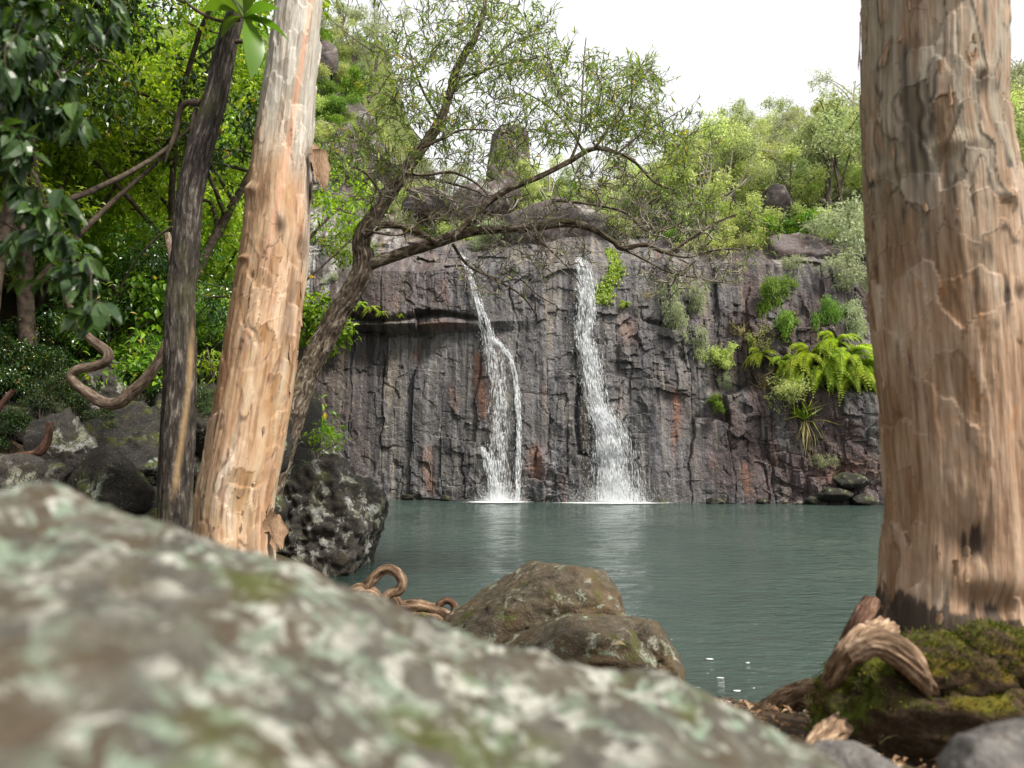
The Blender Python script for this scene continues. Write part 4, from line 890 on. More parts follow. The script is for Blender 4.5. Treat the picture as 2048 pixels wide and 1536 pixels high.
obj('leaf_litter', leaf_mesh('leaf_litter', np.stack([lx, lyy, lz + .03 + .02 * g.random(n)], 1), np.stack([np.cos(an), np.sin(an), g.normal(size=n) * .2], 1), np.array((0, 0, 1.0)) + g.normal(size=(n, 3)) * .3, g.uniform(.03, .09, n), g.uniform(.01, .03, n), MAT['litter']), None, 'dry brown leaf litter on the bank round the massive right trunk', 'leaf litter', None, 'stuff')

# ---- dark slim tree (6.8 m)
YD = 6.8
PD = [(520, -330, 11), (500, -160, 14), (484, -40, 17), (474, 20, 18), (452, 100, 21), (430, 200, 24), (400, 300, 26), (378, 400, 27), (368, 512, 28), (360, 600, 30), (360, 750, 33), (353, 900, 35), (350, 1000, 35), (346, 1090, 38), (342, 1180, 46)]
pd_, rd_ = PR(PD, YD); oD = pd_[-1]
td = thing('slim_dark_tree', 'slim dark tree with furrowed bark just left of the thick pale trunk', 'tree', None, oD)
def fD(TH, S_, bx, by, Zw):
    return .017 * ridge(bx * 17 + .9 * fbm(bx * 8, by * 8, S_ * 2, 2, 505), by * 17, S_ * 1.7, 3, 501) + .012 * fbm(bx * 6, by * 6, S_ * .8, 3, 502) + .004 * fbm(bx * 60, by * 60, S_ * 25, 3, 503)
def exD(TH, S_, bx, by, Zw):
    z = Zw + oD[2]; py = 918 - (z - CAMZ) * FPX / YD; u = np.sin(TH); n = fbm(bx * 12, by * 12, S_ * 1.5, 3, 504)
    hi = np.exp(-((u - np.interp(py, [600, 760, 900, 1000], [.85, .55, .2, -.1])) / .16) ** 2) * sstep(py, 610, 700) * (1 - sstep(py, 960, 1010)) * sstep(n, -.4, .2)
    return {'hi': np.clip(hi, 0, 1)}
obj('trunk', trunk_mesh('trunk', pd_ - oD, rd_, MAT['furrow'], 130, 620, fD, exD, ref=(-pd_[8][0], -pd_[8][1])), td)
def br(root, pts, Y, o, n=14, k=8, mat='twig_dark', name='branch'):
    p, r = PR(pts, Y); q = catmull(np.c_[p, r], n); tb = Tubes(); tb.add(q[:, :3] - o, np.maximum(q[:, 3], .002), k)
    return obj(name, tb.mesh(name, MAT[mat]), root)
br(td, [(402, 208, 9), (375, 205, 7), (358, 225, 6), (352, 262, 6), (338, 300, 4), (330, 325, 2)], YD, oD)
br(td, [(398, 330, 5), (385, 260, 5), (392, 215, 5)], YD, oD)
br(td, [(470, 84, 5), (490, 82, 5), (500, 80, 3)], YD - .1, oD)
br(td, [(480, 40, 4), (440, 42, 4), (400, 25, 4), (370, 0, 3), (350, -40, 3)], YD - .2, oD)
# the rosette of long leaves, one object each
def big_leaf_mesh(name, L, Wd, droop, mat, n=9):
    t = np.linspace(0, 1, n); w = Wd * .5 * np.clip(np.sin(PI * t ** 1.25), .03, 1); zc = .12 * L * np.sin(PI * t * .8) - droop * L * t ** 2
    V = np.concatenate([np.stack([t * L, s * w, zc + abs(s) * w * .35], -1) for s in (-1, 0, 1)]); F = []
    for i in range(n - 1):
        for c in (0, 1): F.append((c * n + i, c * n + i + 1, (c + 1) * n + i + 1, (c + 1) * n + i))
    return make_mesh(name, V, np.array(F), mat, True)
c0 = P(487, 36, YD - .35) - oD
LF = [big_leaf_mesh('leaf', .44, .15, d, MAT['leaf_rosette']) for d in (.15, .35, .6)]
for i, (tx, ty, k) in enumerate([(582, 78, 0), (560, 12, 0), (528, 95, 2), (520, -35, 0), (478, -45, 0), (415, 0, 1), (395, -30, 0), (440, 55, 1), (505, 60, 2), (525, 120, 2), (455, -20, 0), (545, 50, 1)]):
    tip = P(tx, ty, YD - .35 - .25 * math.sin(i * 2.3)) - oD; d = Vector(tip - c0)
    o = obj('leaf', LF[k], td, loc=c0); o.rotation_euler = d.to_track_quat('X', 'Z').to_euler(); sc = d.length / .44; o.scale = (sc, max(.75, sc), 1)

# ================================================================== THE LEANING TREE OVER THE POOL (13 m)
YC = 13.0
base = P(500, 1080, YC); oC = base
tc = thing('leaning_tree', 'crooked tree leaning over the pool, mossy limbs and narrow leaves in front of the falls', 'tree', None, oC)
def limb(name, pts, Y, nth, nl, amp=.18, seed=0, mat='lean'):
    p, r = PR(pts, Y); r = r * (.74 if name == 'trunk' else .66); rm = r.mean()
    dsp = lambda T_, S_, bx, by, Z_: amp * 1.4 * rm * (ridge(bx / rm * 3.2 + .8 * fbm(bx / rm, by / rm, S_ * 2, 2, seed), by / rm * 3.2, S_ * 2.2, 3, 601 + seed) + 1.2 * fbm(bx / rm * .8, by / rm * .8, S_ * 1.8, 3, 602 + seed))
    obj(name, trunk_mesh(name, p - oC, r, MAT[mat], nth, nl, dsp), tc); q = catmull(np.c_[p, r], max(8, nl // 6)); return q[:, :3], q[:, 3]
SK = []
SK.append(limb('trunk', [(500, 1080, 60), (535, 970, 46), (570, 870, 36), (600, 780, 33), (640, 692, 31), (688, 605, 27), (722, 548, 25), (728, 515, 25), (722, 490, 22), (732, 455, 20), (770, 400, 17), (808, 345, 13), (845, 295, 11), (878, 245, 9), (897, 195, 8), (908, 150, 7), (925, 115, 6), (950, 75, 5), (968, 25, 4), (975, -40, 3), (985, -110, 2)], YC, 64, 420))
SK.append(limb('limb', [(700, 570, 20), (735, 533, 18), (800, 508, 16), (860, 490, 16), (915, 470, 15), (960, 461, 13), (1050, 456, 11), (1130, 447, 10), (1180, 456, 9), (1225, 482, 8), (1245, 497, 7), (1290, 490, 6), (1335, 505, 5), (1380, 478, 4), (1425, 448, 3), (1470, 430, 2)], YC, 44, 260, seed=5))
SK.append(limb('limb', [(905, 475, 10), (940, 440, 9), (965, 415, 9), (1010, 382, 9), (1080, 353, 8), (1140, 322, 7), (1188, 297, 6), (1235, 307, 5), (1270, 325, 4), (1310, 365, 3), (1350, 380, 2)], YC - .3, 32, 180, seed=9))
SK.append(limb('limb', [(728, 470, 12), (760, 451, 11), (800, 452, 9), (840, 465, 9), (875, 486, 7)], YC - .2, 30, 90, seed=13))
def limb2(pts, dY=0, seed=0): SK.append(limb('branch', pts, YC + dY, 12, 60, .12, 20 + seed))
limb2([(1140, 322, 5), (1155, 285, 4), (1163, 235, 4), (1165, 180, 3), (1168, 120, 2), (1172, 75, 1)], -.3, 1)
limb2([(1190, 296, 4), (1225, 245, 3), (1260, 190, 3), (1290, 150, 2), (1310, 120, 1)], -.5, 2)
limb2([(1235, 307, 4), (1280, 270, 3), (1330, 240, 2), (1370, 215, 1)], -.8, 3)
limb2([(906, 160, 5), (935, 150, 4), (970, 140, 4), (1010, 95, 3), (1050, 75, 3), (1105, 62, 1)], .3, 4)
limb2([(900, 190, 4), (930, 165, 4), (985, 135, 3), (1040, 120, 2), (1090, 118, 1)], .8, 5)
limb2([(880, 240, 4), (850, 190, 4), (830, 140, 3), (815, 80, 2), (800, 20, 1)], .6, 6)
limb2([(845, 295, 5), (890, 275, 4), (925, 260, 3), (990, 262, 2), (1040, 275, 1)], -.6, 7)
limb2([(808, 345, 5), (850, 350, 4), (905, 345, 4), (950, 365, 3), (975, 390, 2)], -.9, 8)
limb2([(770, 400, 5), (735, 350, 4), (700, 330, 3), (665, 300, 2)], -.4, 9)
limb2([(745, 430, 5), (800, 360, 4), (850, 355, 4), (920, 372, 3), (960, 385, 2)], .5, 10)
limb2([(905, 488, 5), (935, 530, 4), (985, 555, 4), (1010, 570, 3), (1045, 592, 3), (1070, 625, 2)], .2, 11)
limb2([(1000, 566, 3), (1040, 560, 2), (1075, 590, 2), (1115, 612, 1)], .3, 12)
limb2([(1050, 458, 4), (1090, 490, 3), (1140, 540, 2), (1165, 575, 1)], -.3, 13)
limb2([(1105, 400, 5), (1150, 405, 4), (1190, 410, 4), (1250, 425, 4), (1290, 460, 4), (1330, 460, 3), (1390, 430, 2)], -.2, 14)
limb2([(1245, 497, 4), (1290, 520, 3), (1340, 545, 3), (1390, 555, 2), (1440, 565, 1)], .4, 15)
limb2([(1330, 505, 4), (1375, 515, 3), (1430, 500, 3), (1490, 500, 2), (1530, 520, 1)], -.4, 16)
limb2([(730, 460, 4), (800, 470, 3), (850, 440, 3), (900, 440, 2)], -.8, 17)
limb2([(1165, 300, 4), (1140, 260, 3), (1100, 215, 3), (1060, 190, 2), (1030, 170, 1)], .3, 18)
nodes = np.concatenate([q[0] for q in SK]); nr = np.concatenate([q[1] for q in SK])
g = np.random.default_rng(61)
def img_targets(g, ellipses, Y, dY):
    t = []
    for cx, cy, sx, sy, n in ellipses:
        for _ in range(n):
            a = g.uniform(0, 2 * PI); r = math.sqrt(g.random()); t.append(P(cx + sx * r * math.cos(a), cy + sy * r * math.sin(a), Y + g.normal() * dY))
    return np.array(t)
LEAFY = [(960, 60, 150, 90, 70), (880, 130, 110, 90, 45), (1050, 110, 70, 70, 34), (1040, 180, 80, 60, 26), (860, 210, 90, 60, 34), (800, 290, 110, 60, 36), (940, 280, 90, 50, 34), (1160, 180, 60, 90, 46), (1240, 200, 70, 70, 40), (1290, 180, 40, 60, 22), (1330, 260, 80, 60, 30), (1230, 270, 70, 50, 30),
         (1090, 270, 70, 45, 28), (780, 150, 60, 90, 22), (700, 300, 60, 50, 22), (1390, 300, 40, 50, 8), (1010, 340, 80, 40, 12), (1360, 400, 70, 50, 5), (1430, 440, 70, 40, 5), (1510, 470, 40, 45, 9), (1320, 330, 80, 40, 8)]
BARE = [(830, 410, 110, 70, 50), (1000, 430, 120, 50, 40), (1000, 540, 100, 60, 34), (1200, 400, 110, 50, 36), (1330, 460, 110, 50, 40), (1380, 540, 110, 40, 34), (1120, 510, 70, 50, 18), (1230, 350, 80, 40, 22), (760, 360, 80, 60, 26)]
leafy = grow(g, nodes, nr, img_targets(g, LEAFY, YC, .9), .25, .022, wob=.16, up=.12)
BARE = [(a, b, c, d_, int(n * 2)) for a, b, c, d_, n in BARE]
bare = grow(g, nodes, nr, img_targets(g, BARE, YC, .7), .25, .04, wob=.22, up=.02)
bare = [(p, np.maximum(r, np.linspace(.015, .008, len(r)))) for p, r in bare]; leafy = [(p, np.maximum(r, .007)) for p, r in leafy]
# every leafy shoot ends in a spray of finer twigs
def sprays(g, twigs, k, L):
    out = []
    for pts, rad in twigs:
        for _ in range(k):
            i = int(g.integers(1, len(pts) - 1)) if g.random() < .6 else len(pts) - 2; d = unit(pts[i + 1] - pts[i]) * .6 + g.normal(size=3) * .5 + np.array((0, 0, .35)); d = unit(d) * L * g.uniform(.5, 1.2)
            a = pts[i] + (pts[i + 1] - pts[i]) * g.random(); out.append((np.array([a, a + d * .5 + g.normal(size=3) * .02, a + d + g.normal(size=3) * .03]), np.array([.006, .0055, .004])))
    return out
sp1 = sprays(g, leafy, 4, .44); sp2 = sprays(g, bare, 3, .4)
tw = Tubes(); tb2 = Tubes()
for p, r in leafy: tw.add(p - oC, r, 5)
for p, r in sp1: tw.add(p - oC, r, 3)
for p, r in bare: tb2.add(p - oC, r, 5)
for p, r in sp2: tb2.add(p - oC, r, 3)
obj('twigs', tw.mesh('twigs', MAT['twig']), tc, kind='stuff')
obj('bare_twigs', tb2.mesh('bare_twigs', MAT['twig_mid']), tc, kind='stuff')
pos, d, nm, L, Wd = leaves_on(g, sp1, 5, .18, .17, .75, .12, .15)
pos2, d2, nm2, L2, W2 = leaves_on(g, bare, 2, .13, .2, .8, .2, .5)
cat_ = lambda a, b: np.concatenate([a, b])
obj('crown', leaf_mesh('crown', cat_(pos, pos2) - oC, cat_(d, d2), cat_(nm, nm2), cat_(L, L2), cat_(Wd, W2), MAT['leaf_willow']), tc)

# ================================================================== FOREST: prototypes with trunk, limbs and crown
def proto_tree(g, h, tr_, blobs, ntw, per, L, ratio, leaf, twig='twig', lean=(0, 0), quad=True, fine=False, k=4, grav=.25, rmax=.04, nlimb=5, spread=.8, fork=.35, hide=False):
    """returns list of (part name, mesh)"""
    n = 9; t = np.linspace(0, 1, n); hh = h * .78
    pts = np.stack([lean[0] * t ** 1.4 + .05 * h * np.cumsum(g.normal(size=n)) * .25 * t, lean[1] * t ** 1.4 + .05 * h * np.cumsum(g.normal(size=n)) * .25 * t, t * hh - .3], -1)
    rad = tr_ * (1.15 - .85 * t)
    tb = Tubes(); q = catmull(np.c_[pts, rad], 22); tb.add(q[:, :3], q[:, 3] * (1 + .08 * g.normal(size=22)), 9); trunk = tb.mesh('trunk', MAT[twig])
    nodes, nr = [q[:, :3]], [q[:, 3]]; lb = Tubes()
    for i in range(nlimb):
        b = blobs[i % len(blobs)]; a = int(22 * (fork + (.95 - fork) * i / nlimb)); s = q[a, :3]; e = np.array(b[0]) + g.normal(size=3) * np.array(b[1]) * .35
        m = s * .5 + e * .5 + np.array((0, 0, .12 * h)) * g.normal(.3, .4) + g.normal(size=3) * .05 * h; u = np.linspace(0, 1, 8)[:, None]
        c = (1 - u) ** 2 * s + 2 * u * (1 - u) * m + u * u * e; r = np.linspace(q[a, 3] * .6, .012 + .1 * tr_, 8); lb.add(c, r, 6); nodes.append(c); nr.append(r)
    tg = blob_points(g, blobs, ntw, .45)
    tws = grow(g, np.concatenate(nodes), np.concatenate(nr), tg, .35, rmax, wob=.15, up=.1)
    for p, r in tws: lb.add(p, r, 4)
    pos, d, nm, LL, WW = leaves_on(g, tws, per, L, ratio, spread, grav, .15, jitter=L * .8)
    return [('trunk', trunk), ('limbs', lb.mesh('limbs', MAT[twig])), ('crown', leaf_mesh('crown', pos, d, nm, LL, WW, MAT[leaf], quad=quad, fine=fine))]
def plant(name, parts, label, cat, group, loc, s=1.0, rz=0.0):
    t = thing(name, label, cat, group, loc)
    for nm, me in parts:
        o = obj(nm, me, t)
        if nm in ('limbs', 'twigs'): o['kind'] = 'stuff'
    t.scale = (s,) * 3 if np.isscalar(s) else s; t.rotation_euler[2] = rz; return t
def gz1(x, y): return float(ground_z(np.array([x]), np.array([y]))[0])
g = np.random.default_rng(71)
# hill trees: loose rounded crowns on thin crooked trunks
HT = []
for i, (lf, L) in enumerate([('leaf_olive', .24), ('leaf_yellow', .24), ('leaf_grey', .22), ('leaf_olive', .20), ('leaf_yellow', .20)]):
    h = [8.0, 6.5, 7.0, 9.5, 5.0][i]; bl = []
    for j in range(9): bl.append(((g.normal() * .20 * h, g.normal() * .20 * h, h * g.uniform(.45, .97)), np.array((1, 1, .7)) * h * g.uniform(.08, .17)))
    HT.append(proto_tree(g, h, .11 + .008 * h, bl, 170, 17, L, .32, lf, 'twig_pale' if i in (1, 3) else 'twig', (g.normal() * .8, g.normal() * .8), nlimb=8, rmax=.05))
SHR = []                                     # rounded shrubs, leafy to the ground
for i, (lf, L) in enumerate([('leaf_light', .20), ('leaf_yellow', .20), ('leaf_grey', .18), ('leaf_mid', .20)]):
    bl = [((g.normal() * .9, g.normal() * .9, g.uniform(.6, 2.2)), np.array((1, 1, .8)) * g.uniform(.6, 1.0)) for j in range(7)]
    SHR.append(proto_tree(g, 2.6, .06, bl, 130, 26, L, .36, lf, 'twig', nlimb=7, fork=.1, rmax=.03))
def on_hill(px, py, Y):                      # a tree whose middle shows at this pixel at this distance stands on the ground there
    p = P(px, py, Y); return np.array((p[0], Y, gz1(p[0], Y)))
def top_scale(loc, py_top, h):               # scale so that the top reaches the photo row
    _, _ = 0, 0; z = P(0, py_top, loc[1])[2]; return max(.35, min(2.2, (z - loc[2]) / h))
HH = [8.0, 6.5, 7.0, 9.5, 5.0]
SPECIAL = [(1692, 118, 62, 3, 'tallest slender tree on the hill beside the right trunk, pale stem'), (1462, 195, 60, 0, 'round crowned tree highest on the skyline right of the open sky'), (1560, 185, 66, 0, 'wide olive tree on the skyline left of the slender pale stemmed tree'),
           (2030, 70, 58, 3, 'tree crown showing right of the massive trunk at the top edge'), (740, 10, 52, 2, 'tall thin tree on the cliff top left of the falls, against the sky'), (690, -40, 56, 0, 'open crowned tree touching the top edge beside the grey trunk top')]
for px, pyt, Y, k, lab in SPECIAL:
    l = on_hill(px, pyt, Y); plant('hill_tree', HT[k], lab, 'tree', None, l, top_scale(l, pyt, HH[k]), g.uniform(0, 6))
GL = ['olive tree with a rounded crown in the hillside wood right of the falls', 'yellow green tree with a pale stem in the hillside wood right of the falls', 'grey green tree in the hillside wood right of the falls', 'tall olive tree with a pale stem in the hillside wood right of the falls', 'low yellow green tree in the hillside wood right of the falls']
SL = ['bright green', 'yellow green', 'grey green', 'mid green']
SKY = np.array([(1180, 380), (1280, 345), (1340, 300), (1400, 250), (1500, 215), (1600, 215), (1700, 190), (1800, 200), (2100, 110)], float)
for i in range(105):
    px = g.uniform(1220, 2090); Y = 42 + 24 * g.random() ** 1.2
    lo = np.interp(px, SKY[:, 0], SKY[:, 1]); k = int(g.choice(5, p=[.15, .3, .15, .15, .25])); l = on_hill(px, 300, Y)
    if l[2] < 11: continue
    pyt = max(lo + g.uniform(0, 45), 918 - (l[2] + HH[k] - CAMZ) * FPX / Y); plant('hill_tree', HT[k], GL[k], 'tree', 'hillside wood trees: ' + GL[k].split(' in ')[0], l, max(.55, min(1.15, top_scale(l, pyt, HH[k]))) * g.uniform(.8, 1.1), g.uniform(0, 6))
for i in range(80):
    px = g.uniform(1330, 1760); Y = g.uniform(39.5, 50); l = on_hill(px, 400, Y)
    if l[2] < 13.5: continue
    plant('hill_shrub', SHR[kk := int(g.integers(0, 4))], SL[kk] + ' rounded shrub on the slope above the right part of the cliff', 'shrub', SL[kk] + ' shrubs above the right cliff', l - (0, 0, .2), g.uniform(.5, 1.0), g.uniform(0, 6))
for i in range(26):
    px = g.uniform(1060, 1340); Y = g.uniform(47, 70); l = on_hill(px, 400, Y)
    plant('hill_shrub', SHR[kk := int(g.integers(0, 4))], SL[kk] + ' shrub behind the twigs on the low skyline above the falls', 'shrub', SL[kk] + ' shrubs on the low skyline', l - (0, 0, .2), g.uniform(.8, 1.5), g.uniform(0, 6))
for i in range(110):
    px = 610 + 350 * g.random() ** 1.6; Y = g.uniform(40.5, 58); l = on_hill(px, 300, Y)
    if l[2] < 14: continue
    big = g.random() < .10
    if big: plant('hill_tree', HT[int(g.choice([2, 4]))], 'open green tree on the slope above the left part of the cliff', 'tree', 'trees above the left cliff', l, g.uniform(.6, .95), g.uniform(0, 6))
    else: plant('hill_shrub', SHR[kk := int(g.integers(0, 4))], SL[kk] + ' shrub among the rocks above the left part of the cliff', 'shrub', SL[kk] + ' shrubs above the left cliff', l - (0, 0, .2), g.uniform(.45, .85), g.uniform(0, 6))
for i in range(150):
    px = g.uniform(760, 1480); Y = g.uniform(38.6, 47); l = on_hill(px, 400, Y); _, py_ = pix(l[0], l[1], l[2])
    if not (395 < py_ < 525) or l[2] < 13.2 or (1090 < px < 1185 and py_ > 470): continue
    kk = int(g.choice([1, 2, 2, 1, 0])); plant('hill_shrub', SHR[kk], SL[kk] + ' low shrub among the rim rocks above the falls', 'shrub', SL[kk] + ' shrubs on the rim above the falls', l + (0, 0, .3), g.uniform(.3, .8), g.uniform(0, 6))
for i, (px, Y) in enumerate([(830, 47), (900, 50), (985, 53), (1080, 54), (1120, 50), (1200, 52), (1290, 48), (1350, 46), (1250, 56), (1100, 47), (1150, 53), (1180, 48), (1225, 50), (1270, 53), (1320, 50), (1370, 49), (1400, 47), (1060, 50), (1030, 56), (940, 52), (870, 49), (800, 49), (1310, 44), (1370, 43.5), (1240, 45.5)]):
    l = on_hill(px, 400, Y); plant('hill_tree', HT[[1, 2, 4][i % 3]], 'thin pale tree standing behind the rim rocks, seen through the leaning branches', 'tree', 'thin trees behind the rim rocks', l, .62 if i < 9 else .8, i * 1.1)
bs = on_cliff(690, 350, .1); plant('hill_shrub', SHR[0], 'bright green shrub hanging beside the curled bark of the big trunk', 'shrub', None, bs - (0, .4, .9), .95, 1.0)

# left forest: dense understorey
UT = []
for i, (lf, L, rt) in enumerate([('leaf_mid', .16, .45), ('leaf_bright', .15, .42), ('leaf_dark', .17, .40), ('leaf_mid', .13, .30), ('leaf_dark', .11, .36)]):
    bl = [((g.normal() * .75, g.normal() * .75, g.uniform(1.5, 4.2)), np.array((1, 1, .7)) * g.uniform(.6, 1.0)) for j in range(9)]
    UT.append(proto_tree(g, 4.4, .07, bl, 330, 19, L, rt, lf, 'twig_dark' if i % 2 else 'twig', (g.normal() * .5, g.normal() * .5), quad=False, fine=True, nlimb=9, fork=.2, rmax=.03))
FL = ['mid green broad leaved understorey tree in the forest on the left bank', 'bright green understorey tree in the forest on the left bank', 'dark glossy understorey tree in the forest on the left bank', 'narrow leaved mid green understorey tree in the forest on the left bank', 'small leaved dark understorey tree in the forest on the left bank']
FPOS = []
for i in range(44):
    px = g.uniform(-220, 560); Y = g.uniform(13.0, 25); x = (px - 1024) / FPX * Y
    if px > 400 and Y < 17: Y = g.uniform(17, 25); x = (px - 1024) / FPX * Y
    if float(shore_dist(np.array([x]), np.array([Y]))[0]) < 1.2: continue
    FPOS.append((x, Y))
for i, (x, Y) in enumerate(FPOS):
    k = int(g.choice(5, p=[.34, .36, .08, .14, .08])); z = gz1(x, Y)
    plant('understorey_tree', UT[k], FL[k], 'tree', 'left forest: ' + FL[k].split(' in ')[0], (x, Y, z - .1), g.uniform(.85, 1.5), g.uniform(0, 6))
for i, (px, py, Y, s_, k) in enumerate([(60, 790, 12.8, .34, 4), (20, 830, 11.6, .28, 2), (180, 770, 14.5, .42, 1), (290, 745, 14.6, .40, 1), (120, 790, 13.4, .3, 4), (420, 780, 14.2, .36, 4), (245, 700, 15.5, .5, 0), (5, 760, 13.0, .4, 2), (330, 760, 13.6, .25, 4), (90, 830, 11.8, .22, 4), (210, 870, 11.0, .16, 4), (270, 800, 12.4, .22, 2), (400, 850, 11.8, .2, 4), (30, 880, 11.0, .16, 2), (460, 760, 14.5, .3, 0), (150, 840, 12.0, .16, 4)]):
    p = P(px, py, Y); plant('undergrowth_shrub', UT[k], 'low dark leafy shrub growing between the boulders of the left bank', 'shrub', 'shrubs between the left boulders', p - (0, 0, 2.3 * s_), s_ * 1.25, i * 1.7)
# taller canopy trees standing over them
CT_ = []
for i, (lf, L) in enumerate([('leaf_mid', .19), ('leaf_bright', .18), ('leaf_dark', .18)]):
    bl = [((g.normal() * 1.5, g.normal() * 1.5, g.uniform(4.5, 9.5)), np.array((1, 1, .7)) * g.uniform(1.1, 1.7)) for j in range(10)]
    CT_.append(proto_tree(g, 10, .16, bl, 420, 22, L, .42, lf, 'twig_dark', (g.normal() * .8, g.normal() * .8), quad=False, nlimb=10, rmax=.05))
for i, (px, Y, k, s) in enumerate([(60, 13, 0, 1.0), (250, 15, 1, 1.05), (400, 18, 1, 1.0), (150, 20, 0, 1.2), (340, 24, 1, 1.2), (-80, 11, 2, 1.0), (20, 24, 0, 1.3), (400, 26, 0, 1.1), (-250, 16, 2, 1.1), (250, 31, 1, 1.4), (380, 33, 0, 1.2), (-150, 30, 0, 1.4), (120, 34, 1, 1.5), (-420, 10, 2, 1.0), (330, 37, 0, 1.4)]):
    x = (px - 1024) / FPX * Y; plant('forest_tree', CT_[k], ['mid green', 'bright green', 'dark green'][k] + ' tall tree of the forest closing the upper left of the picture', 'tree', ['mid green', 'bright green', 'dark green'][k] + ' tall trees of the left forest', (x, Y, gz1(x, Y) - .2), s, i * 1.3)

# ---- crowns of the two paperbarks and the slim tree, above the frame
g = np.random.default_rng(81)
def high_crown(root, top, o, r, n, leaf, lean=(0, 0)):
    bl = [(np.array(top) + np.array((lean[0] + g.normal() * r * .7, lean[1] + g.normal() * r * .7, g.uniform(1.5, 3.5))), np.array((1, 1, .7)) * r * g.uniform(.4, .6)) for _ in range(6)]
    lim = Tubes(); nodes, nr = [], []
    for c, _ in bl:
        u = np.linspace(0, 1, 7)[:, None]; m = (np.array(top) + c) / 2 + np.array((0, 0, .5)); p = (1 - u) ** 2 * np.array(top) + 2 * u * (1 - u) * m + u * u * c; q = np.linspace(.09, .02, 7)
        lb = Tubes(); lb.add(p - o, q, 8); obj('limb', lb.mesh('limb', MAT['twig']), root); nodes.append(p); nr.append(q)
    tws = grow(g, np.concatenate(nodes), np.concatenate(nr), blob_points(g, bl, n, .45), .3, .02)
    for p, q in tws: lim.add(p - o, q, 4)
    obj('twigs', lim.mesh('twigs', MAT['twig']), root, kind='stuff')
    pos, d, nm, L, Wd = leaves_on(g, tws, 14, .13, .24, .8, .3, .2); obj('crown', leaf_mesh('crown', pos - o, d, nm, L, Wd, MAT['leaf_olive'] if leaf is None else MAT[leaf], quad=True), root)
high_crown(tl, pl[0] - (0, 0, .1), oL, 2.2, 120, None, (-.5, .6)); high_crown(tr, pr_[0] - (0, 0, .1), oR, 1.6, 90, None, (1.2, .8)); high_crown(td, pd_[0] - (0, 0, .1), oD, 1.4, 90, 'leaf_mid', (-1.4, .5))

# ---- near branch with large dark leaves hanging in at the upper left (3.2 - 4.5 m)
YN = 3.9
on = np.array((-4.6, 4.2, gz1(-4.6, 4.2)))
tn = thing('broadleaf_tree', 'large dark glossy leaves of a near branch hanging in at the left edge', 'tree', None, on)
tb = Tubes(); q = catmull(np.array([(-4.6, 4.2, on[2] - .2, .11), (-4.5, 4.1, 3.0, .09), (-4.4, 4.0, 5.0, .07), (-4.5, 4.0, 6.8, .04)]), 20); tb.add(q[:, :3] - on, q[:, 3], 10); obj('trunk', tb.mesh('trunk', MAT['twig_dark']), tn)
nodes = [q[:, :3]]; nr = [q[:, 3]]
for pts in ([(-560, -150, 14), (-300, -60, 10), (-60, 20, 6), (60, 80, 3), (130, 170, 2)], [(-560, 60, 12), (-280, 120, 9), (-60, 240, 5), (60, 330, 3), (110, 480, 2)], [(-540, 300, 10), (-260, 320, 7), (-80, 400, 4), (100, 500, 3), (170, 580, 2), (190, 640, 1)], [(-560, -300, 12), (-250, -180, 8), (20, -90, 5), (150, -60, 3)]):
    p, r = PR(pts, YN); c = catmull(np.c_[p, r], 16); b = Tubes(); b.add(c[:, :3] - on, c[:, 3], 6); obj('branch', b.mesh('branch', MAT['twig_dark']), tn); nodes.append(c[:, :3]); nr.append(c[:, 3])
g = np.random.default_rng(83)
tg = img_targets(g, [(30, 40, 90, 70, 34), (60, 140, 80, 70, 30), (30, 230, 80, 60, 26), (-60, 150, 80, 200, 24), (90, 420, 70, 70, 14), (150, 560, 45, 90, 16), (20, 340, 60, 60, 12), (140, 230, 40, 50, 8), (200, 40, 60, 40, 8), (30, 480, 50, 80, 8)], YN, .35)
tws = grow(g, np.concatenate(nodes), np.concatenate(nr), tg, .2, .008, up=-.05); lim = Tubes()
for p, r in tws: lim.add(p - on, r, 4)
obj('twigs', lim.mesh('twigs', MAT['twig_dark']), tn, kind='stuff')
pos, d, nm, L, Wd = leaves_on(g, tws, 8, .13, .42, .7, .75, .3); obj('crown', leaf_mesh('crown', pos - on, d, nm, L, Wd, MAT['leaf_near'], droop=.3, fold=.18, fine=True), tn)

# ---- pinnate fronds hanging in at the top, from a twig of the slim tree
fr = br(td, [(500, -160, 5), (600, -170, 4), (700, -110, 3), (720, -60, 2)], YD - .6, oD)
def frond(root, o, pts, Y, n, Ll, Wl, mat, name='frond'):
    p, r = PR(pts, Y); c = catmull(np.c_[p, r], n + 2); t = unit(np.gradient(c[:, :3], axis=0)); sd = unit(np.cross(t, (0, 1.0, .3)))
    i = np.arange(1, n + 1); s = np.sin(np.linspace(.5, 3.0, n)) * .5 + .5
    pos = np.concatenate([c[i, :3], c[i, :3]]) - o; d = np.concatenate([t[i] * .8 + sd[i], t[i] * .8 - sd[i]]); nm = np.tile(np.array((0, -.6, .8)), (2 * n, 1)) + np.random.default_rng(n).normal(size=(2 * n, 3)) * .2
    V, F = leaf_arrays(pos, d, nm, Ll * np.r_[s, s], Wl * np.r_[s, s], droop=.1); f = obj(name, make_mesh(name, V, F, MAT[mat], False), root)
    tb = Tubes(); tb.add(c[:, :3] - o, np.maximum(c[:, 3], .002), 4); obj('stalk', tb.mesh('stalk', MAT['twig']), f)
frond(td, oD, [(700, -110, 2), (735, -40, 1.5), (760, 0, 1.2), (785, 38, .8)], YD - .6, 11, .13, .035, 'leaf_bright')
frond(td, oD, [(700, -110, 2), (770, -60, 1.5), (800, -20, 1.2), (812, 12, .8)], YD - .7, 10, .12, .035, 'leaf_bright')
frond(td, oD, [(700, -110, 2), (700, -50, 1.5), (708, -15, 1.2), (720, 18, .8)], YD - .5, 9, .12, .035, 'leaf_bright')

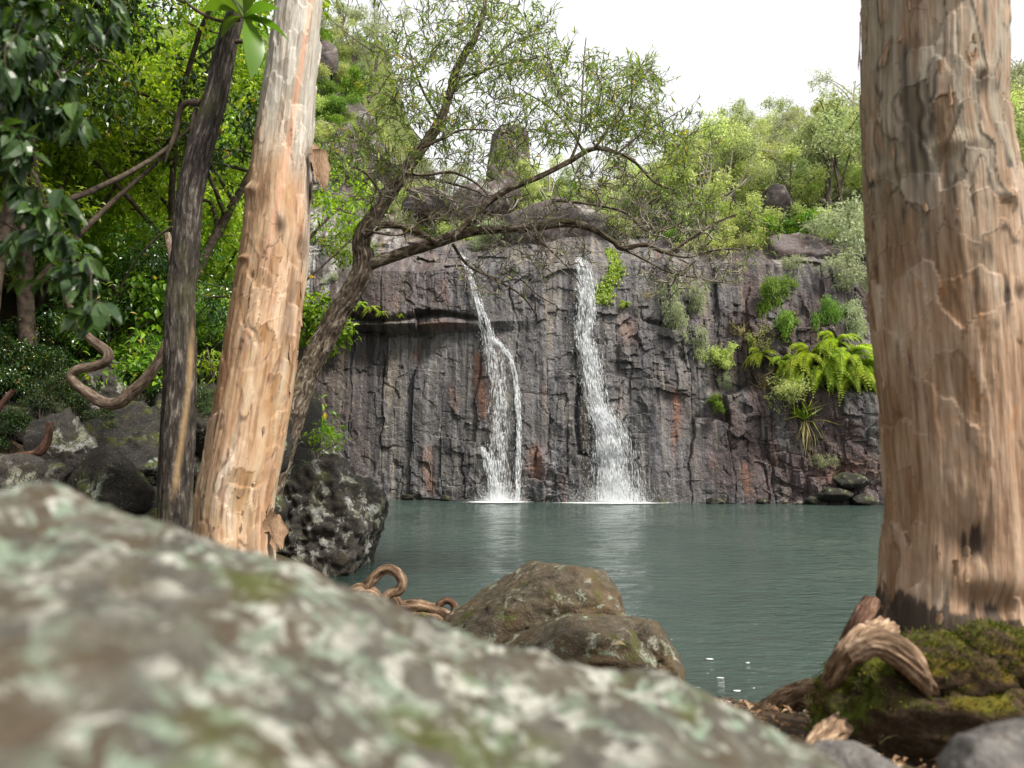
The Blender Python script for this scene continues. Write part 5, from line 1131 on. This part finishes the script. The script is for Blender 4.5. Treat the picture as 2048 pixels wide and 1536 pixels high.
# ---- curled liana and dead branch on the left bank
def wood_thing(name, label, cat, pts, Y, mat, nth=24, nl=160, amp=.10, group=None):
    p, r = PR(pts, Y); o = p[-1]; return obj(name, bend_tube(name, p - o, r, mat, nth, nl, int(abs(p[0, 0]) * 100) % 97, amp), None, label, cat, group, None, o)
wood_thing('liana', 'thick brown vine bent in an S over the dark boulders', 'vine', [(120, 560, 7, .8), (150, 630, 8, .5), (172, 668, 9), (200, 692, 11), (216, 706, 11), (212, 722, 11), (190, 732, 11), (158, 738, 11), (143, 750, 11), (152, 768, 11), (178, 788, 12), (208, 805, 13), (238, 806, 13), (262, 786, 13), (292, 758, 12), (318, 722, 11), (334, 690, 10), (345, 640, 9, .2), (350, 560, 8, .5), (335, 470, 7, 1)], 9.2, 'liana')
dbr = wood_thing('dead_branch', 'reddish dead branch stub sticking up among the left boulders', 'branch', [(100, 845, 7), (97, 870, 9), (88, 895, 11), (70, 908, 10), (40, 912, 8), (5, 918, 8), (-40, 935, 8)], 9.6, 'deadwood')
wood_thing('dead_branch', 'dark dead stick leaning at the left edge above the rocks', 'branch', [(28, 780, 6), (10, 800, 7), (-10, 830, 7), (-40, 880, 7)], 10.5, 'deadwood')
wood_thing('fallen_log', 'pale fallen log seen through the leaves left of the slim trunk', 'log', [(250, 287, 7, 2), (300, 283, 8, 2), (350, 278, 8, 2), (384, 272, 8, 2), (420, 268, 8, 2)], 13, 'liana')
wood_thing('branch_stump', 'stout grey branch sticking out of the shrubs at the left edge', 'branch', [(40, 420, 12), (55, 455, 13), (62, 478, 12), (30, 490, 12), (-30, 500, 13)], 9.5, 'liana')

# ---- roots on the near shore: the arched one and its neighbours
for i, (lab, pts) in enumerate([
  ('pale root arching into a loop above the shore stones', [(712, 1185, 9), (735, 1172, 10), (752, 1150, 9), (772, 1138, 9), (792, 1144, 9), (803, 1162, 9), (797, 1180, 9), (778, 1190, 9), (765, 1205, 10), (768, 1222, 9)]),
  ('knotted pale root lying left of the looped root', [(690, 1200, 10), (715, 1183, 14), (740, 1184, 12), (755, 1195, 9), (750, 1215, 8)]),
  ('pale root on the shore between the looped root and the brown boulder', [(790, 1215, 8), (820, 1210, 10), (845, 1212, 10), (880, 1222, 9), (905, 1235, 8)]),
  ('small dark root hoop beside the brown boulder', [(872, 1222, 6), (880, 1207, 6), (895, 1201, 6), (908, 1210, 6), (910, 1230, 6)]),
  ('low pale root nearest the blurred rock on the shore', [(800, 1232, 8), (835, 1226, 9), (870, 1232, 9), (900, 1248, 8)]),
  ('short pale root stub right of the looped root', [(775, 1190, 7), (790, 1198, 9), (796, 1212, 8), (790, 1230, 8)])]):
    wood_thing('shore_root', lab, 'root', pts, 8.6, 'root' if i != 3 else 'deadwood', 20, 110, .3)
def tuft(name, label, loc, n, h, mat, group=None, cat='grass', spread=.5, wid=.012, droop=.35):
    g = np.random.default_rng(int(abs(loc[0] * 1000)) % 9999); d = unit(np.array((0, 0, 1.0)) + g.normal(size=(n, 3)) * spread)
    pos = np.stack([g.normal(size=n) * h * .08, g.normal(size=n) * h * .08, np.zeros(n)], 1)
    return obj(name, leaf_mesh(name, pos, d, rnd_dir(g, n), h * g.uniform(.5, 1.2, n), np.full(n, wid) * g.uniform(.7, 1.3, n), MAT[mat], droop=droop, fold=.1), None, label, cat, group, None, loc)
for i, (px, py) in enumerate([(752, 1205), (735, 1215), (765, 1222), (785, 1228), (850, 1235), (720, 1210), (825, 1240)]):
    tuft('grass_tuft', 'small green grass tuft between the pale shore roots', P(px, py + 6, 8.55), 46, .14, 'leaf_bright', 'grass tufts among the shore roots')
for i, (px, py, Y) in enumerate([(1640, 1450, 4.3), (1700, 1500, 3.6), (1560, 1440, 4.8), (1760, 1490, 3.5), (1620, 1420, 4.6)]):
    tuft('grass_tuft', 'thin dry grass at the foot of the massive right trunk', P(px, py, Y), 30, .13, 'straw', 'dry grass by the right trunk', wid=.005)

# ---- plants of the cliff
def fern_parts(g, n, L):
    V, F, k, st = [], [], 0, Tubes()
    for i in range(n):
        a = g.uniform(-1.5, 1.5) ; up_ = g.uniform(.25, 1.1); l = L * g.uniform(.6, 1.1); m = 22; t = np.linspace(0, 1, m)
        dx, dy = math.sin(a), -math.cos(a); c = np.stack([dx * l * t * .8, dy * l * t * .8, up_ * l * t - .95 * l * t ** 2.2], -1); tg_ = unit(np.gradient(c, axis=0)); sd = unit(np.cross(tg_, (0, 0, 1.0)))
        wl = l * .17 * np.clip(np.sin(PI * (t * .88 + .1)), .12, 1); pos = np.concatenate([c, c]); d = np.concatenate([sd + tg_ * .35, -sd + tg_ * .35]); nm = np.tile(unit(np.cross(sd, tg_)), (2, 1)) + g.normal(size=(2 * m, 3)) * .15
        v, f = leaf_arrays(pos, d, nm, np.r_[wl, wl], np.full(2 * m, l / m * 1.0), quad=True, droop=.25); V.append(v); F.append(f + k); k += len(v); st.add(c, np.linspace(.014, .004, m), 3)
    return [('fronds', make_mesh('fronds', np.concatenate(V), np.concatenate(F), MAT['fern'], False)), ('stalks', st.mesh('stalks', MAT['leaf_yellow']))]
g = np.random.default_rng(91); FE = [fern_parts(g, 16, 1.9), fern_parts(g, 13, 1.6), fern_parts(g, 18, 2.1)]
def fern(px, py, s, lab, group, k=0):
    t = thing('fern', lab, 'fern', group, on_cliff(px, py, .05))
    for nm, me in FE[k % 3]: obj(nm, me, t)['kind'] = 'stuff'
    t.scale = (s,) * 3; t.rotation_euler[2] = .3 * math.sin(px)
for i, (px, py, s) in enumerate([(1520, 715, .65), (1560, 725, .8), (1590, 735, 1.0), (1620, 720, 1.1), (1650, 730, 1.15), (1680, 725, 1.2), (1705, 745, 1.1), (1725, 735, 1.1), (1640, 755, 1.0), (1600, 760, .9), (1665, 760, 1.0), (1700, 770, 1.0), (1670, 690, .9), (1740, 760, 1.0)]):
    fern(px, py, s * 1.2, 'yellow green fern in the overhanging clump beside the right trunk', 'ferns of the clump beside the right trunk', i)
for i, (px, py, s) in enumerate([(700, 618, .4), (722, 612, .5), (742, 622, .45), (765, 628, .3), (800, 632, .25)]):
    fern(px, py, s, 'small fern on the ledge behind the leaning trunk', 'small ferns on the left ledge', i)
for i, (px, py, s, lab) in enumerate([(1250, 610, .35, 'small fern tuft on the step right of the broad fall'), (1445, 705, .4, 'small fern below the hanging grey shrub')]): fern(px, py, s, lab, None, i)
def cliff_bush(px, py, s, k, lab, group=None, sq=(1, 1, 1)):
    p = on_cliff(px, py, .0); t = plant('cliff_shrub', SHR[k], lab, 'shrub', group, p - (0, -.15, .9 * s * sq[2]), tuple(s * q for q in sq), px * .1)
for px, py, s, k, lab, sq in [(1365, 625, .55, 2, 'grey green shrub growing on the cliff right of the broad fall', (.8, .7, 1.3)), (1390, 690, .38, 2, 'lower half of the hanging grey green shrub on the cliff', (1, .6, 1)), (1430, 730, .40, 1, 'yellow green shrub on the ledge below the grey green one', (1.2, .7, .8)),
    (1428, 815, .36, 0, 'small bright shrub rooted low on the dark rock, middle of the right cliff', (1, .6, .9)), (1450, 775, .22, 2, 'thin grey twiggy plant above the small bright shrub', (.8, .6, 1.3)), (1575, 590, .45, 0, 'light green shrub climbing above the fern clump', (.9, .6, 1.2)), (1540, 620, .35, 3, 'green creeper shrub left of the climbing one above the ferns', (.7, .6, 1.4)),
    (1580, 660, .48, 0, 'round leafy shrub just above the ferns', (1, .6, 1)), (1525, 690, .40, 1, 'shrub with yellowish leaves at the left end of the ferns', (1, .6, .9)), (1665, 640, .40, 0, 'upright green shrub behind the ferns near the right trunk', (.7, .6, 1.4)), (1570, 800, .50, 1, 'fine leaved yellow shrub hanging under the ferns', (1.1, .6, .9)),
    (1655, 935, .34, 2, 'pale grey shrub near the water beside the right trunk', (1, .6, .8)), (1700, 655, .45, 2, 'grey shrub on the rock beside the right trunk', (.8, .6, 1.1)), (1690, 500, .9, 2, 'pale twiggy shrub on the slope edge beside the right trunk', (1, .7, 1)), (1690, 560, .6, 2, 'grey leaved shrub below the pale twiggy one', (1, .7, .8)),
    (1590, 540, .35, 2, 'thin shrub on the pale rock above the fern clump', (1, .6, .9)), (690, 505, .3, 2, 'sparse shrub on the pale left wall', (1, .6, .8)), (665, 560, .2, 2, 'tiny shrub low on the pale left wall', (1, .6, .8)), (640, 700, .25, 0, 'small green plant beside the leaning trunk', (.8, .6, 1.2))]:
    cliff_bush(px, py, s * 1.8, k, lab, None, sq)
# climbing leaves right of the broad fall
g = np.random.default_rng(95); n = 900; t_ = g.random(n); ip = [on_cliff(1217 + 16 * math.sin(a * 5) * (1 - a * .2), 500 + 105 * a, 0) for a in np.linspace(0, 1, 40)]
ip = np.array(ip)[(t_ * 39).astype(int)]; pos = ip + np.stack([g.normal(size=n) * (.16 + .14 * t_), -.02 - .1 * g.random(n), g.normal(size=n) * .1], 1)
pos[:, 1] = np.minimum(pos[:, 1], cliffY(pos[:, 0], pos[:, 2]) - .03)
iv = thing('ivy', 'column of climbing heart leaves on the rock right of the broad fall', 'ivy', None, ip[0]); o_ = ip[0]
obj('leaves', leaf_mesh('leaves', pos - o_, unit(np.array((0, -.3, -1.0)) + g.normal(size=(n, 3)) * .4), np.tile((0, -1.0, .3), (n, 1)) + g.normal(size=(n, 3)) * .3, np.full(n, .17), np.full(n, .14), MAT['leaf_bright'], quad=False), iv)
vt = Tubes()
for dx in (-.1, .05): 
    c = np.array([on_cliff(1217 + 16 * math.sin(a * 5), 500 + 105 * a, .03) for a in np.linspace(0, 1, 12)]) + (dx, 0, 0) - o_; tb = Tubes(); tb.add(c, np.full(12, .012), 4); obj('stem', tb.mesh('stem', MAT['twig_dark']), iv)
# strap-leaved plant with hanging dead leaves
pp = on_cliff(1608, 840, .1); pn = tuft('strap_leaf_plant', 'strap leaved plant with hanging brown leaves under the ferns', pp, 60, 1.5, 'leaf_bright', None, 'plant', .8, .06, .6)
dn = tuft('x', 'x', pp, 46, 2.0, 'straw', None, 'x', .35, .05, .1); dn.parent = pn; dn.location = (0, 0, 0); dn.rotation_euler = (PI, 0, 0); dn.name = 'dead_leaves'
for k_ in ('label', 'category'): del dn[k_]
for i, (px, py, h) in enumerate([(1292, 600, .8), (1480, 672, .8), (1545, 745, .8), (1530, 780, .9), (1700, 480, .7), (1580, 500, .5), (1440, 480, .5), (1400, 470, .5)]):
    lab = ['straw tuft hanging on the rock right of the broad fall', 'straw tuft on the dark wall left of the ferns'][i] if i < 2 else 'dry straw tuft on the rock of the right cliff'
    tuft('grass_tuft', lab, on_cliff(px, py, .03), 60, h, 'straw', None if i < 2 else 'straw tufts on the right cliff', 'grass', .6, .02, .9)
mc = boulder('moss_clump', 'yellow green moss cushion under the ledge behind the leaning trunk', on_cliff(693, 655, .02), (.28, .22, .5), 490, 'moss', sub=4, rough=.12, flat=.4, bottom=1.1); mc['category'] = 'moss'
# hanging creeper beside the leaning trunk
for i, (px, y0, y1) in enumerate([(668, 690, 725)]):
    n = 60; c = [on_cliff(px + 8 * math.sin(a * 6) - a * 14, y0 + (y1 - y0) * a, .08) for a in g.random(n)]; c = np.array(c); o_ = c[0]
    obj('creeper', leaf_mesh('creeper', c - o_ + g.normal(size=(n, 3)) * .06, unit(np.array((0, -.2, -1)) + g.normal(size=(n, 3)) * .5), np.tile((0, -1, .4), (n, 1)) + g.normal(size=(n, 3)) * .3, np.full(n, .2), np.full(n, .12), MAT['fern']), None, 'hanging creeper of bright leaves right of the leaning trunk', 'creeper', None, None, o_)
# small leafy plant growing on the lichen boulder
g = np.random.default_rng(97); pb = P(640, 905, 14.6); sb = proto_tree(g, .55, .012, [((.0, 0, .35), (.35, .25, .28)), ((.25, 0, .2), (.25, .2, .15))], 22, 9, .12, .32, 'leaf_bright', 'twig', quad=False, nlimb=3, rmax=.008)
plant('sapling', sb, 'small bright sapling growing on top of the lichen boulder', 'plant', None, pb)
pb = P(430, 760, 12.0); plant('sapling', sb, 'strappy plant on the dark rock between the two left trunks', 'plant', None, pb - (0, 0, .1), 1.2)

# ---- small things: foam flecks, fallen leaf
for i, (px, py, s) in enumerate([(1420, 1303, .07), (1440, 1338, .05), (1472, 1362, .06), (1495, 1310, .04), (1455, 1382, .04)]):
    s *= .6; b_ = (py - 918) / FPX; Y = CAMZ / b_; p = P(px, py, Y); k = Y / CAMZ
    D, F = ico(2); r = 1 + .8 * fbm(D[:, 0] * 2 + i, D[:, 1] * 2, 0, 3, 98)
    obj('foam_fleck', make_mesh('foam_fleck', D * r[:, None] * np.array((s, s * .55, .004)), F, MAT['white'], True), None, 'small white fleck of foam floating on the near right water', 'foam', 'foam flecks on the pool', None, (p[0], p[1], .008))
lf_ = obj('fallen_leaf', big_leaf_mesh('fallen_leaf', .13, .07, .1, MAT['straw']), None, 'dry pink brown leaf lying on the low rock by the water', 'leaf', None, None, P(1225, 1290, 5.95)); lf_.rotation_euler = (.2, .1, .3)
